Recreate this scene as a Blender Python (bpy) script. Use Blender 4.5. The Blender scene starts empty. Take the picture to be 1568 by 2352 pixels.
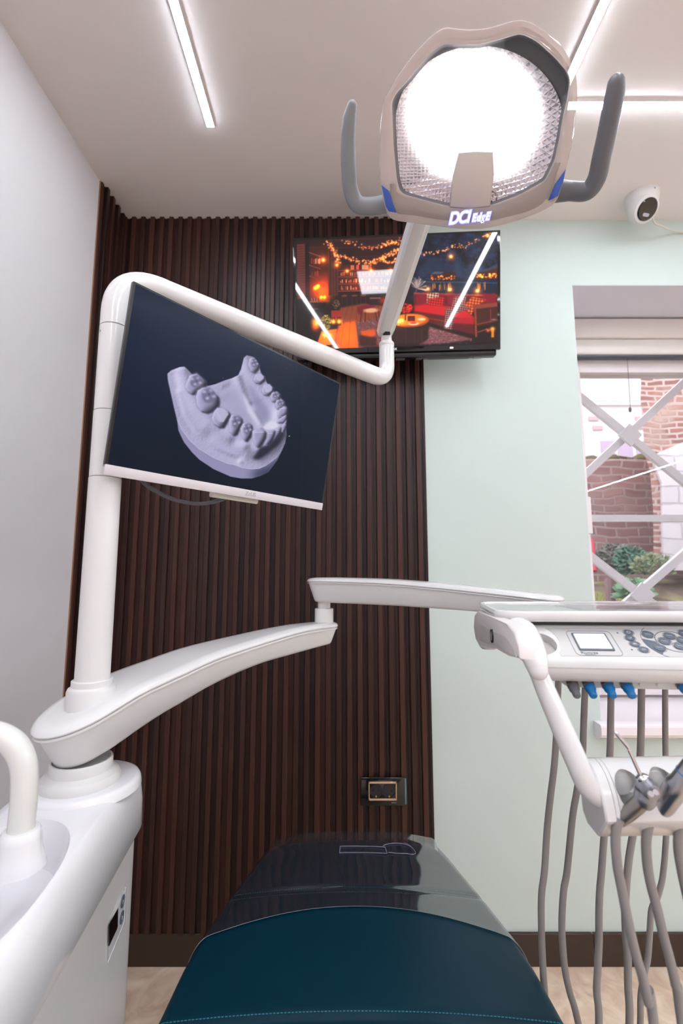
import bpy, bmesh, math, random
import numpy as np
from mathutils import Vector, Matrix

random.seed(7)
RNG = np.random.default_rng(11)
SC = bpy.context.scene
COL = SC.collection
PI = math.pi

# ------------------------------------------------------------------ camera
F_PX, PCX, PCY = 1066.0, 784.0, 1176.0
TILT, EYE = math.radians(7.16), Vector((0, 0, 1.286))
CT, ST = math.cos(TILT), math.sin(TILT)

def ray(x, y):
    a, b = (x - PCX) / F_PX, (PCY - y) / F_PX
    return Vector((a, CT - b * ST, ST + b * CT))
def at(x, y, Y):                     # surveyed point at depth Y of the room
    r = ray(x, y); return EYE + r * (Y / r.y)
def onplane(x, y, p0, n):            # surveyed point on a known plane
    r = ray(x, y); return EYE + r * ((Vector(p0) - EYE).dot(n) / r.dot(n))
def proj(p):
    q = Vector(p) - EYE
    Z = q.y * CT + q.z * ST; v = -q.y * ST + q.z * CT
    return PCX + F_PX * q.x / Z, PCY - F_PX * v / Z

cam_d = bpy.data.cameras.new('camera')
cam = bpy.data.objects.new('camera', cam_d); COL.objects.link(cam)
cam.location = EYE; cam.rotation_euler = (PI / 2 + TILT, 0, 0)
cam_d.sensor_fit = 'VERTICAL'; cam_d.sensor_height = 36.0; cam_d.sensor_width = 24.0
cam_d.lens = F_PX / 2352.0 * 36.0
cam_d.clip_start = 0.02; cam_d.clip_end = 200
cam_d.dof.use_dof = True; cam_d.dof.focus_distance = 0.92; cam_d.dof.aperture_fstop = 4.5
SC.camera = cam

# ------------------------------------------------------------------ materials
def lin(c):
    return tuple(((v / 255) / 12.92 if v / 255 <= 0.04045 else ((v / 255 + 0.055) / 1.055) ** 2.4) for v in c)
MATS = {}
def new_mat(name):
    m = bpy.data.materials.new(name); m.use_nodes = True
    nt = m.node_tree; b = nt.nodes['Principled BSDF']
    MATS[name] = m
    return m, nt, b
def setb(b, **k):
    for key, v in k.items():
        b.inputs[key.replace('_', ' ')].default_value = v
def mat(name, rgb, rough=0.4, metal=0.0, coat=0.0, noise=0.0, nscale=40, bump=0.0, bscale=200, ior=1.5, spec=None):
    m, nt, b = new_mat(name)
    c = (*lin(rgb), 1)
    b.inputs['Base Color'].default_value = c
    setb(b, Roughness=rough, Metallic=metal, IOR=ior)
    b.inputs['Coat Weight'].default_value = coat
    b.inputs['Coat Roughness'].default_value = 0.05
    if spec is not None: b.inputs['Specular IOR Level'].default_value = spec
    tc = nt.nodes.new('ShaderNodeTexCoord')
    if noise:
        n = nt.nodes.new('ShaderNodeTexNoise'); n.inputs['Scale'].default_value = nscale
        n.inputs['Detail'].default_value = 4
        nt.links.new(tc.outputs['Object'], n.inputs['Vector'])
        mx = nt.nodes.new('ShaderNodeMix'); mx.data_type = 'RGBA'
        mx.inputs[6].default_value = tuple(v * (1 - noise) for v in c[:3]) + (1,)
        mx.inputs[7].default_value = tuple(min(1, v * (1 + noise)) for v in c[:3]) + (1,)
        nt.links.new(n.outputs['Fac'], mx.inputs[0]); nt.links.new(mx.outputs[2], b.inputs['Base Color'])
    if bump:
        n = nt.nodes.new('ShaderNodeTexNoise'); n.inputs['Scale'].default_value = bscale
        nt.links.new(tc.outputs['Object'], n.inputs['Vector'])
        bp = nt.nodes.new('ShaderNodeBump'); bp.inputs['Strength'].default_value = bump
        bp.inputs['Distance'].default_value = 0.002
        nt.links.new(n.outputs['Fac'], bp.inputs['Height']); nt.links.new(bp.outputs['Normal'], b.inputs['Normal'])
    return m
def emit(name, rgb, strength):
    m, nt, b = new_mat(name)
    b.inputs['Base Color'].default_value = (0.8, 0.8, 0.8, 1)
    b.inputs['Emission Color'].default_value = (*lin(rgb), 1)
    b.inputs['Emission Strength'].default_value = strength
    setb(b, Roughness=0.5)
    return m

def clear_mat(name, tint=(255, 255, 255), base=0.06, edge=0.75, rough=0.03, haze=0.0, haze_rgb=(255, 255, 255)):
    """thin clear sheet: see-through, with mirror reflection that grows at grazing angles"""
    m = bpy.data.materials.new(name); m.use_nodes = True; nt = m.node_tree
    nt.nodes.remove(nt.nodes['Principled BSDF']); out = nt.nodes['Material Output']
    tr = nt.nodes.new('ShaderNodeBsdfTransparent'); tr.inputs['Color'].default_value = (*lin(tint), 1)
    gl = nt.nodes.new('ShaderNodeBsdfGlossy'); gl.inputs['Roughness'].default_value = rough
    lw = nt.nodes.new('ShaderNodeLayerWeight'); lw.inputs['Blend'].default_value = 0.5
    pw = nt.nodes.new('ShaderNodeMath'); pw.operation = 'POWER'; pw.inputs[1].default_value = 3.0
    nt.links.new(lw.outputs['Facing'], pw.inputs[0])
    mr = nt.nodes.new('ShaderNodeMapRange'); mr.inputs['To Min'].default_value = base; mr.inputs['To Max'].default_value = edge
    nt.links.new(pw.outputs[0], mr.inputs['Value'])
    mx = nt.nodes.new('ShaderNodeMixShader'); nt.links.new(mr.outputs[0], mx.inputs[0])
    nt.links.new(tr.outputs[0], mx.inputs[1]); nt.links.new(gl.outputs[0], mx.inputs[2])
    last = mx
    if haze:
        df = nt.nodes.new('ShaderNodeBsdfDiffuse'); df.inputs['Color'].default_value = (*lin(haze_rgb), 1)
        m2 = nt.nodes.new('ShaderNodeMixShader'); m2.inputs[0].default_value = haze
        nt.links.new(last.outputs[0], m2.inputs[1]); nt.links.new(df.outputs[0], m2.inputs[2]); last = m2
    nt.links.new(last.outputs[0], out.inputs['Surface'])
    MATS[name] = m
    return m

WHITE = mat('white_enamel', (228, 227, 227), 0.16, coat=0.4)
WHITE_SOFT = mat('white_plastic', (223, 222, 221), 0.3, coat=0.15)
WHITE_COOL = mat('white_ceramic', (234, 233, 236), 0.12, coat=0.5)
GREY_PL = mat('grey_plastic', (150, 148, 148), 0.35)
GREY_DK = mat('dark_grey_plastic', (98, 99, 104), 0.4)
GREY_MID = mat('mid_grey_rubber', (128, 131, 136), 0.45)
BLACK = mat('black_plastic', (14, 15, 18), 0.25)
BLACK_GL = mat('black_gloss', (7, 8, 10), 0.08, coat=0.3)
METAL = mat('satin_steel', (176, 176, 180), 0.3, metal=1.0)
CHROME = mat('chrome', (215, 215, 220), 0.1, metal=1.0)
HOSE = mat('grey_silicone_hose', (142, 138, 136), 0.5, noise=0.04, nscale=60)
BLUE_PL = mat('blue_plastic', (8, 112, 178), 0.4)
BLUE_INS = mat('blue_insert', (30, 82, 176), 0.2, coat=0.5)
PANEL_GREY = mat('grey_overlay', (190, 188, 186), 0.35)
PRINT = mat('slate_print', (84, 93, 106), 0.45)
PRINT_LT = mat('pale_print', (206, 210, 216), 0.45)
GOLD = mat('brushed_gold', (214, 178, 150), 0.35, metal=0.6)
BRASS = mat('brass', (220, 180, 90), 0.3, metal=0.8)

# ------------------------------------------------------------------ object helpers
LOC = {}
def thing(name, label, cat, loc=(0, 0, 0), group=None):
    o = bpy.data.objects.new(name, None); COL.objects.link(o)
    o.empty_display_size = 0.05
    o.location = Vector(loc); o['label'] = label; o['category'] = cat
    if group: o['group'] = group
    LOC[o] = Vector(loc)
    return o
def root_loc(p):
    while p.parent: p = p.parent
    return LOC.get(p, Vector(p.location))
def obj(name, bm, m, parent=None, smooth=True, angle=35, label=None):
    """bm holds world coordinates; linked as one mesh object"""
    me = bpy.data.meshes.new(name)
    if parent is not None:
        off = root_loc(parent); bmesh.ops.translate(bm, verts=bm.verts, vec=-off)
    bmesh.ops.recalc_face_normals(bm, faces=bm.faces)
    bm.to_mesh(me); bm.free()
    o = bpy.data.objects.new(name, me); COL.objects.link(o)
    if m: me.materials.append(m)
    if smooth:
        me.polygons.foreach_set('use_smooth', [True] * len(me.polygons))
        try: me.set_sharp_from_angle(angle=math.radians(angle))
        except Exception: pass
    if parent is not None: o.parent = parent
    if label: o['label'] = label
    return o
def solo(name, bm, m, label, cat, group=None, base=None, **k):
    """a thing that is one mesh; origin moved to its base"""
    xs = [v.co.copy() for v in bm.verts]
    base = Vector(base) if base is not None else Vector((sum(v.x for v in xs) / len(xs), sum(v.y for v in xs) / len(xs), min(v.z for v in xs)))
    bmesh.ops.translate(bm, verts=bm.verts, vec=-base)
    o = obj(name, bm, m, None, **k); o.location = base; LOC[o] = base
    o['label'] = label; o['category'] = cat
    if group: o['group'] = group
    return o
def struct(name, bm, m, parent=None, **k):
    o = obj(name, bm, m, parent, **k); o['kind'] = 'structure'
    return o

# ------------------------------------------------------------------ mesh helpers
def add_box(bm, lo, hi, bevel=0.0, M=None, seg=3):
    lo, hi = Vector(lo), Vector(hi)
    r = bmesh.ops.create_cube(bm, size=1.0)
    vs = r['verts']
    for v in vs: v.co = Vector((lo[i] + (v.co[i] + 0.5) * (hi[i] - lo[i]) for i in range(3)))
    if bevel:
        es = list({e for v in vs for e in v.link_edges})
        n0 = set(bm.verts)
        rr = bmesh.ops.bevel(bm, geom=es, offset=bevel, segments=seg, profile=0.5, affect='EDGES')
        vs = list({v for f in rr['faces'] for v in f.verts} | {v for v in vs if v.is_valid})
    if M is not None: bmesh.ops.transform(bm, matrix=M, verts=vs)
    return vs
def box(lo, hi, bevel=0.0, M=None, seg=3):
    bm = bmesh.new(); add_box(bm, lo, hi, bevel, M, seg); return bm
def catmull(pts, n=8):
    P = [Vector(p) for p in pts]
    if len(P) < 3: return P
    out = []
    Q = [P[0] * 2 - P[1]] + P + [P[-1] * 2 - P[-2]]
    for i in range(1, len(Q) - 2):
        p0, p1, p2, p3 = Q[i - 1:i + 3]
        for k in range(n):
            t = k / n
            out.append(0.5 * ((2 * p1) + (-p0 + p2) * t + (2 * p0 - 5 * p1 + 4 * p2 - p3) * t * t + (-p0 + 3 * p1 - 3 * p2 + p3) * t ** 3))
    out.append(P[-1].copy())
    return out
def interp(ts, vs, t):
    return float(np.interp(t, ts, vs))
def add_loft(bm, rings, closed=True, cap=True):
    R = [[bm.verts.new(p) for p in r] for r in rings]
    n = len(R[0])
    for a, b in zip(R, R[1:]):
        for i in range(n if closed else n - 1):
            j = (i + 1) % n
            bm.faces.new((a[i], a[j], b[j], b[i]))
    if cap:
        for r in (R[0], R[-1]):
            try: bm.faces.new(r)
            except ValueError: pass
    return R
def frames(P):
    T = []
    for i in range(len(P)):
        a, b = P[max(0, i - 1)], P[min(len(P) - 1, i + 1)]
        d = (b - a); T.append(d.normalized() if d.length > 1e-9 else Vector((0, 0, 1)))
    up = Vector((0, 0, 1)) if abs(T[0].z) < 0.9 else Vector((1, 0, 0))
    N = (up - T[0] * up.dot(T[0])).normalized(); out = []
    for t in T:
        N = (N - t * N.dot(t)).normalized(); out.append((t, N, t.cross(N)))
    return out
def add_tube(bm, pts, r, seg=20, n=8, cap=True, smooth=True, flat=None, roundend=False):
    """r: number or list per control point; flat: (a, b) section scale"""
    m = len(pts)
    P = catmull(pts, n) if smooth and m > 2 else [Vector(p) for p in pts]
    rs = [r] * m if not hasattr(r, '__len__') else list(r)
    ts = np.linspace(0, m - 1, len(P)); R = np.interp(ts, range(m), rs)
    fr = frames(P); rings = []
    a, b = flat or (1, 1)
    P2 = list(P); R2 = list(R); F2 = list(fr)
    if roundend:
        for (idx, sgn) in ((0, -1), (-1, 1)):
            ext_p, ext_r, ext_f = [], [], []
            for k in range(1, 5):
                th = k / 4 * PI / 2 * 0.98
                ext_p.append(P[idx] + fr[idx][0] * sgn * R[idx] * math.sin(th)); ext_r.append(R[idx] * math.cos(th)); ext_f.append(fr[idx])
            if idx == 0: P2 = ext_p[::-1] + P2; R2 = ext_r[::-1] + R2; F2 = ext_f + F2
            else: P2 += ext_p; R2 += ext_r; F2 += ext_f
    for p, rad, (t, N, B) in zip(P2, R2, F2):
        rings.append([p + N * (math.cos(2 * PI * k / seg) * rad * a) + B * (math.sin(2 * PI * k / seg) * rad * b) for k in range(seg)])
    add_loft(bm, rings, True, cap)
def tube(pts, r, **k):
    bm = bmesh.new(); add_tube(bm, pts, r, **k); return bm
def add_lathe(bm, prof, org, axis=(0, 0, 1), seg=40, cap=True):
    ax = Vector(axis).normalized(); o = Vector(org)
    u = ax.orthogonal().normalized(); v = ax.cross(u)
    rings = [[o + ax * z + (u * math.cos(2 * PI * k / seg) + v * math.sin(2 * PI * k / seg)) * max(r, 1e-5) for k in range(seg)] for r, z in prof]
    add_loft(bm, rings, True, cap)
def lathe(prof, org, axis=(0, 0, 1), seg=40, cap=True):
    bm = bmesh.new(); add_lathe(bm, prof, org, axis, seg, cap); return bm
def add_prism(bm, poly, vec, bevel=0.0, seg=2):
    a = [bm.verts.new(p) for p in poly]; b = [bm.verts.new(Vector(p) + Vector(vec)) for p in poly]
    n = len(a); fs = [bm.faces.new(a), bm.faces.new(b[::-1])]
    for i in range(n): fs.append(bm.faces.new((a[i], b[i], b[(i + 1) % n], a[(i + 1) % n])))
    if bevel:
        es = [e for f in fs[:2] for e in f.edges]
        bmesh.ops.bevel(bm, geom=es, offset=bevel, segments=seg, profile=0.5, affect='EDGES')
def prism(poly, vec, bevel=0.0, seg=2):
    bm = bmesh.new(); add_prism(bm, poly, vec, bevel, seg); return bm
def rrect(w, h, r, n=6):
    """rounded rectangle outline centred on 0"""
    out = []
    for cx, cy, a0 in ((w / 2 - r, h / 2 - r, 0), (-w / 2 + r, h / 2 - r, 90), (-w / 2 + r, -h / 2 + r, 180), (w / 2 - r, -h / 2 + r, 270)):
        for k in range(n + 1):
            a = math.radians(a0 + 90 * k / n); out.append((cx + r * math.cos(a), cy + r * math.sin(a)))
    return out
def text_obj(name, body, size, origin, right, up, m, parent, extrude=0.0004, offset=0.0, shear=0.0, spacing=1.0, font_scale_x=1.0, align='CENTER'):
    cu = bpy.data.curves.new(name + '_outline', 'FONT')
    cu.body = body; cu.size = size; cu.extrude = extrude; cu.offset = offset; cu.shear = shear
    cu.space_character = spacing; cu.align_x = align; cu.align_y = 'CENTER'
    tmp = bpy.data.objects.new(name + '_tmp', cu); COL.objects.link(tmp)
    dg = bpy.context.evaluated_depsgraph_get()
    me = bpy.data.meshes.new_from_object(tmp.evaluated_get(dg))
    bpy.data.objects.remove(tmp); bpy.data.curves.remove(cu)
    bm = bmesh.new(); bm.from_mesh(me); bpy.data.meshes.remove(me)
    r = Vector(right).normalized(); u = Vector(up); u = (u - r * u.dot(r)).normalized(); n = r.cross(u)
    M = Matrix((r * font_scale_x, u, n)).transposed().to_4x4(); M.translation = Vector(origin)
    bmesh.ops.transform(bm, matrix=M, verts=bm.verts)
    return obj(name, bm, m, parent, smooth=False)
def boolean_cut(o, cutters):
    """cut the bmesh list out of object o, then drop the cutters"""
    for bm in cutters:
        me = bpy.data.meshes.new('cut'); bmesh.ops.recalc_face_normals(bm, faces=bm.faces); bm.to_mesh(me); bm.free()
        c = bpy.data.objects.new('cut', me); COL.objects.link(c)
        if o.parent is not None: c.location = root_loc(o.parent); 
        off = root_loc(o.parent) if o.parent else Vector()
        c.location = Vector()
        md = o.modifiers.new('cut', 'BOOLEAN'); md.operation = 'DIFFERENCE'; md.object = c; md.solver = 'EXACT'
        bpy.context.view_layer.update()
        dg = bpy.context.evaluated_depsgraph_get()
        me2 = bpy.data.meshes.new_from_object(o.evaluated_get(dg))
        o.modifiers.clear(); old = o.data; o.data = me2; bpy.data.meshes.remove(old)
        bpy.data.objects.remove(c); bpy.data.meshes.remove(me)
    try: o.data.set_sharp_from_angle(angle=math.radians(30))
    except Exception: pass
# ------------------------------------------------------------------ room shell
D, HC = 1.7, 2.68
XL, XR, YB = -0.872, 5.2, -4.6
WX0, WX1, WZ0, WZ1 = 0.906, 2.0, 0.765, 2.399      # window opening

MINT = mat('mint_paint', (201, 215, 210), 0.55, bump=0.03, bscale=350)
WALLP = mat('white_grey_paint', (226, 223, 227), 0.6, bump=0.03, bscale=350)
CEILP = mat('cream_ceiling_paint', (242, 237, 236), 0.7, bump=0.03, bscale=350)
REVEAL = mat('white_reveal_paint', (226, 226, 236), 0.6)

def floor_mat():
    m, nt, b = new_mat('beige_marble_tile')
    tc = nt.nodes.new('ShaderNodeTexCoord')
    n1 = nt.nodes.new('ShaderNodeTexNoise'); n1.inputs['Scale'].default_value = 9; n1.inputs['Detail'].default_value = 8; n1.inputs['Distortion'].default_value = 1.6
    cr = nt.nodes.new('ShaderNodeValToRGB')
    e = cr.color_ramp.elements
    e[0].position = 0.3; e[0].color = (*lin((206, 174, 152)), 1)
    e[1].position = 0.72; e[1].color = (*lin((244, 226, 204)), 1)
    k = e.new(0.5); k.color = (*lin((228, 202, 178)), 1)
    nt.links.new(tc.outputs['Object'], n1.inputs['Vector']); nt.links.new(n1.outputs['Fac'], cr.inputs['Fac'])
    br = nt.nodes.new('ShaderNodeTexBrick'); br.inputs['Scale'].default_value = 1.0
    br.offset = 0.0
    br.inputs['Mortar Size'].default_value = 0.0018; br.inputs['Brick Width'].default_value = 0.6; br.inputs['Row Height'].default_value = 0.6
    mp = nt.nodes.new('ShaderNodeMapping'); mp.inputs['Location'].default_value = (0.1, 0.37, 0)
    nt.links.new(tc.outputs['Object'], mp.inputs['Vector']); nt.links.new(mp.outputs[0], br.inputs['Vector'])
    mx = nt.nodes.new('ShaderNodeMix'); mx.data_type = 'RGBA'
    mx.inputs[7].default_value = (*lin((176, 146, 126)), 1)
    nt.links.new(br.outputs['Fac'], mx.inputs[0]); nt.links.new(cr.outputs[0], mx.inputs[6])
    nt.links.new(mx.outputs[2], b.inputs['Base Color']); setb(b, Roughness=0.3)
    return m
FLOORM = floor_mat()
BASEM = mat('dark_brown_tile', (52, 37, 28), 0.35, noise=0.12, nscale=30)

struct('floor', box((XL - 0.1, YB - 0.1, -0.1), (XR + 0.1, D + 0.1, 0.0)), FLOORM, smooth=False)
struct('ceiling', box((XL - 0.1, YB - 0.1, HC), (XR + 0.1, D + 0.42, HC + 0.1)), CEILP, smooth=False)
struct('wall_left', box((XL - 0.1, YB - 0.1, 0), (XL, D + 0.1, HC)), WALLP, smooth=False)
struct('wall_right', box((XR, YB - 0.1, 0), (XR + 0.1, D + 0.1, HC)), WALLP, smooth=False)
struct('wall_front', box((XL, YB - 0.1, 0), (XR, YB, HC)), WALLP, smooth=False)
bm = bmesh.new()
TH = 0.38
add_box(bm, (XL, D, 0), (WX0, D + TH, HC)); add_box(bm, (WX1, D, 0), (XR + 0.1, D + TH, HC))
add_box(bm, (WX0, D, 0), (WX1, D + TH, WZ0 - 0.04)); add_box(bm, (WX0, D, WZ1), (WX1, D + TH, HC))
struct('wall_back', bm, MINT, smooth=False)
# plastered lining of the window recess
bm = bmesh.new()
add_box(bm, (WX0, D + 0.0005, WZ1 - 0.0015), (WX1, D + TH, WZ1 - 0.0003)); add_box(bm, (WX0 + 0.0003, D + 0.0005, WZ0), (WX0 + 0.0015, D + TH, WZ1 - 0.0015))
add_box(bm, (WX1 - 0.006, D + 0.001, WZ0), (WX1 - 0.0005, D + TH, WZ1 - 0.006))
struct('trim_1', bm, REVEAL, smooth=False)
# baseboard tiles, a grout joint between them
bm = bmesh.new()
for x0, x1 in ((XL + 0.012, -0.29), (-0.288, 0.302), (0.304, 0.826), (0.829, 1.43), (1.433, 2.03), (2.033, 2.63), (2.633, XR)):
    add_box(bm, (x0, D - 0.011, 0), (x1, D, 0.098), 0.0012, seg=1)
struct('baseboard_back', bm, BASEM, smooth=False)
struct('baseboard_left', box((XL, YB, 0), (XL + 0.011, D, 0.098), 0.0012, seg=1), BASEM, smooth=False)
struct('trim_2', box((XL + 0.012, D - 0.006, 0), (XR, D - 0.0005, 0.096)), mat('pale_grout', (176, 142, 124), 0.8), smooth=False)

# ------------------------------------------------------------------ slatted wood panels
def slat_mat(axis, p):
    m, nt, b = new_mat('dark_walnut_slats_' + axis)
    tc = nt.nodes.new('ShaderNodeTexCoord'); sp = nt.nodes.new('ShaderNodeSeparateXYZ')
    nt.links.new(tc.outputs['Object'], sp.inputs[0])
    dv = nt.nodes.new('ShaderNodeMath'); dv.operation = 'DIVIDE'; dv.inputs[1].default_value = p / 2
    nt.links.new(sp.outputs[axis], dv.inputs[0])
    fl = nt.nodes.new('ShaderNodeMath'); fl.operation = 'FLOOR'; nt.links.new(dv.outputs[0], fl.inputs[0])
    wn = nt.nodes.new('ShaderNodeTexWhiteNoise'); wn.noise_dimensions = '1D'; nt.links.new(fl.outputs[0], wn.inputs['W'])
    mp = nt.nodes.new('ShaderNodeMapping'); mp.inputs['Scale'].default_value = (160, 160, 2.5)
    nt.links.new(tc.outputs['Object'], mp.inputs['Vector'])
    n = nt.nodes.new('ShaderNodeTexNoise'); n.inputs['Scale'].default_value = 1.0; n.inputs['Detail'].default_value = 5
    nt.links.new(mp.outputs[0], n.inputs['Vector'])
    ad = nt.nodes.new('ShaderNodeMath'); ad.operation = 'MULTIPLY_ADD'; ad.inputs[1].default_value = 0.45
    nt.links.new(wn.outputs['Value'], ad.inputs[0])
    sc = nt.nodes.new('ShaderNodeMath'); sc.operation = 'MULTIPLY'; sc.inputs[1].default_value = 0.6
    nt.links.new(n.outputs['Fac'], sc.inputs[0]); nt.links.new(sc.outputs[0], ad.inputs[2])
    cr = nt.nodes.new('ShaderNodeValToRGB'); e = cr.color_ramp.elements
    e[0].position = 0.15; e[0].color = (*lin((25, 14, 12)), 1); e[1].position = 0.85; e[1].color = (*lin((70, 39, 31)), 1)
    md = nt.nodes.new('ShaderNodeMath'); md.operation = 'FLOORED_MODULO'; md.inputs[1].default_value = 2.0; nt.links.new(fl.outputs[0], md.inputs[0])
    a2 = nt.nodes.new('ShaderNodeMath'); a2.operation = 'MULTIPLY_ADD'; a2.inputs[1].default_value = -0.30; nt.links.new(md.outputs[0], a2.inputs[0])  # recess shade put into the colour: every second band darker than the ribs
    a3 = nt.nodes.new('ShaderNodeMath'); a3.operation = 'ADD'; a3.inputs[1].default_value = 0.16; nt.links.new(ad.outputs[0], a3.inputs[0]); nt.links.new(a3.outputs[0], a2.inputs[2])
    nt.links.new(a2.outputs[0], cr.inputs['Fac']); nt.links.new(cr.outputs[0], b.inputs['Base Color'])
    setb(b, Roughness=0.42); b.inputs['Specular IOR Level'].default_value = 0.35
    return m
PITCH, RIB, DEEP, BACK = 0.0375, 0.0175, 0.0125, 0.005
def slat_profile(length):
    """(along, out) outline of the ribbed board"""
    pts = [(0, 0)]; n = int(round(length / PITCH)); p = length / n
    for i in range(n):
        a = i * p
        pts += [(a, BACK), (a + 0.0006, BACK + DEEP - 0.001), (a + 0.002, BACK + DEEP), (a + RIB - 0.002, BACK + DEEP), (a + RIB - 0.0006, BACK + DEEP - 0.001), (a + RIB, BACK),
                (a + RIB + 0.0092, BACK), (a + RIB + 0.0095, BACK + 0.003), (a + p - 0.002, BACK + 0.003), (a + p - 0.0015, BACK)]
    pts += [(length, BACK), (length, 0)]
    return pts
SX1 = 0.3145
pr = slat_profile(SX1 - XL - 0.002)
poly = [Vector((XL + 0.002 + a, D - o, 0.0985)) for a, o in pr]
solo('slat_panel', prism(poly, (0, 0, HC - 0.0985)), slat_mat('X', (SX1 - XL - 0.002) / 32),
     'large dark brown ribbed wood panel covering the back wall behind the television', 'wall panel', base=(XL + 0.002, D, 0.0985), smooth=False)
LY0 = 1.515
pr = slat_profile(D - 0.019 - LY0)
poly = [Vector((XL + o, D - 0.019 - a, 0.0985)) for a, o in pr]
lp = thing('slat_panel', 'narrow dark brown ribbed wood panel returning onto the pale grey wall', 'wall panel', (XL, LY0, 0.0985))
obj('ribbed_board', prism(poly, (0, 0, HC - 0.0985)), slat_mat('Y', 0.166 / 4), lp, smooth=False)
obj('edge_strip', box((XL, LY0 - 0.003, 0.0985), (XL + 0.0035, LY0 - 0.0002, HC)), mat('tan_board_edge', (150, 112, 84), 0.6), lp, smooth=False, label='thin tan raw edge strip')

# ------------------------------------------------------------------ window
GY = 2.02
FR = mat('white_window_frame', (232, 226, 228), 0.35)
w = struct('window_1', box((WX0 + 0.006, GY - 0.04, WZ0 + 0.012), (1.066, GY + 0.04, WZ1 - 0.006), 0.004), FR)
bm = bmesh.new()
add_box(bm, (1.066, GY - 0.035, 2.165), (WX1 - 0.07, GY + 0.035, WZ1 - 0.006), 0.004)
add_box(bm, (1.066, GY - 0.035, WZ0 + 0.012), (WX1 - 0.07, GY + 0.035, 0.84), 0.004)
add_box(bm, (WX1 - 0.07, GY - 0.035, WZ0 + 0.012), (WX1 - 0.006, GY + 0.035, WZ1 - 0.006), 0.004)
struct('window_frame', bm, FR, w)
GLASS = clear_mat('window_glass', (252, 253, 253), base=0.05, edge=0.7, rough=0.0)
bm = bmesh.new(); add_box(bm, (1.066, GY - 0.004, 0.84), (WX1 - 0.07, GY + 0.004, 2.165))
struct('pane', bm, GLASS, w, smooth=False)
# inner sill
bm = bmesh.new()
prof = [(D + TH - 0.02, 0.765), (1.662, 0.765), (1.655, 0.762), (1.652, 0.756), (1.652, 0.732), (1.658, 0.722), (1.672, 0.715), (1.69, 0.712), (D + 0.0, 0.725), (D + TH - 0.02, 0.725)]
add_prism(bm, [Vector((0.880, y, z)) for y, z in prof[:1] + prof[1:9]], (WX1 + 0.025 - 0.88, 0, 0))
bmesh.ops.delete(bm, geom=bm.verts[:], context='VERTS')
front = [(D - 0.0005, 0.765)] + prof[1:8] + [(D - 0.0005, 0.716)]
add_prism(bm, [Vector((0.880, y, z)) for y, z in front], (WX1 + 0.025 - 0.88, 0, 0))
add_box(bm, (WX0 + 0.006, D - 0.0005, 0.726), (WX1 - 0.006, D + TH - 0.02, 0.765))
struct('window_sill', bm, mat('white_sill', (240, 234, 238), 0.25, coat=0.3), w, angle=25)
struct('window_handle', box((1.030, GY - 0.052, 1.44), (1.070, GY - 0.040, 1.60), 0.005), FR, w)

# roller blind cassette under the lintel
rb = thing('roller_blind', 'white roller blind cassette under the window lintel with a thin hanging cord', 'blind', (1.45, 1.95, 2.21))
bm = bmesh.new()
add_box(bm, (1.0, 1.925, 2.30), (WX1 - 0.02, 1.975, 2.39), 0.006); add_box(bm, (1.0, 1.935, 2.226), (WX1 - 0.02, 1.98, 2.302), 0.012)
obj('cassette', bm, mat('warm_white_blind', (222, 217, 212), 0.4), rb)
obj('bottom_bar', box((1.0, 1.938, 2.2165), (WX1 - 0.02, 1.972, 2.2262), 0.002), mat('slate_bar', (66, 76, 86), 0.4), rb, label='dark slate bottom bar')
obj('cord', tube([at(1440, 822, 1.955), at(1443, 870, 1.957), at(1447, 935, 1.96)], 0.0011, seg=8), GREY_DK, rb, label='thin dark cord')
obj('cord_knob', lathe([(0.001, 0), (0.0055, 0.004), (0.0062, 0.012), (0.005, 0.02), (0.001, 0.024)], at(1447, 947, 1.96), seg=16), GREY_DK, rb)

# ------------------------------------------------------------------ outside
GRM = mat('white_grille_paint', (222, 218, 224), 0.4)
gr = thing('window_grille', 'white metal security grille with crossed bars outside the window', 'grille', (1.36, 2.165, 0.82))
def bar(p, q, wd=0.034, dp=0.022):
    p, q = Vector(p), Vector(q); d = (q - p).normalized(); y = Vector((0, 1, 0)); s = d.cross(y)
    bm = bmesh.new()
    sec = [s * wd / 2 + y * dp / 2, -s * wd / 2 + y * dp / 2, -s * wd / 2 - y * dp / 2, s * wd / 2 - y * dp / 2]
    add_loft(bm, [[p + k for k in sec], [q + k for k in sec]]); return bm
GYY = 2.16
for cz, hz in ((1.920, 0.376), (1.177, 0.335)):
    cx, hw = 1.362, 0.42
    for s in (1, -1):
        obj('diagonal_bar', bar((cx - hw, GYY + 0.012 * s, cz - s * hz), (cx + hw, GYY + 0.012 * s, cz + s * hz)), GRM, gr, smooth=False)
    obj('diamond_plate', prism([Vector((cx + dx, GYY - 0.035, cz + dz)) for dx, dz in ((0.055, 0), (0, 0.055), (-0.055, 0), (0, -0.055))], (0, 0.012, 0)), GRM, gr, smooth=False)
obj('horizontal_bar', bar((0.93, GYY, 1.527), (1.98, GYY, 1.527), 0.032), GRM, gr, smooth=False)
obj('horizontal_bar', bar((0.93, GYY, 2.31), (1.98, GYY, 2.31), 0.032), GRM, gr, smooth=False)
obj('horizontal_bar', bar((0.93, GYY, 0.83), (1.98, GYY, 0.83), 0.032), GRM, gr, smooth=False)
for xx in (0.935, 1.79): obj('upright_bar', bar((xx, GYY, 0.82), (xx, GYY, 2.32), 0.03), GRM, gr, smooth=False)

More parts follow.
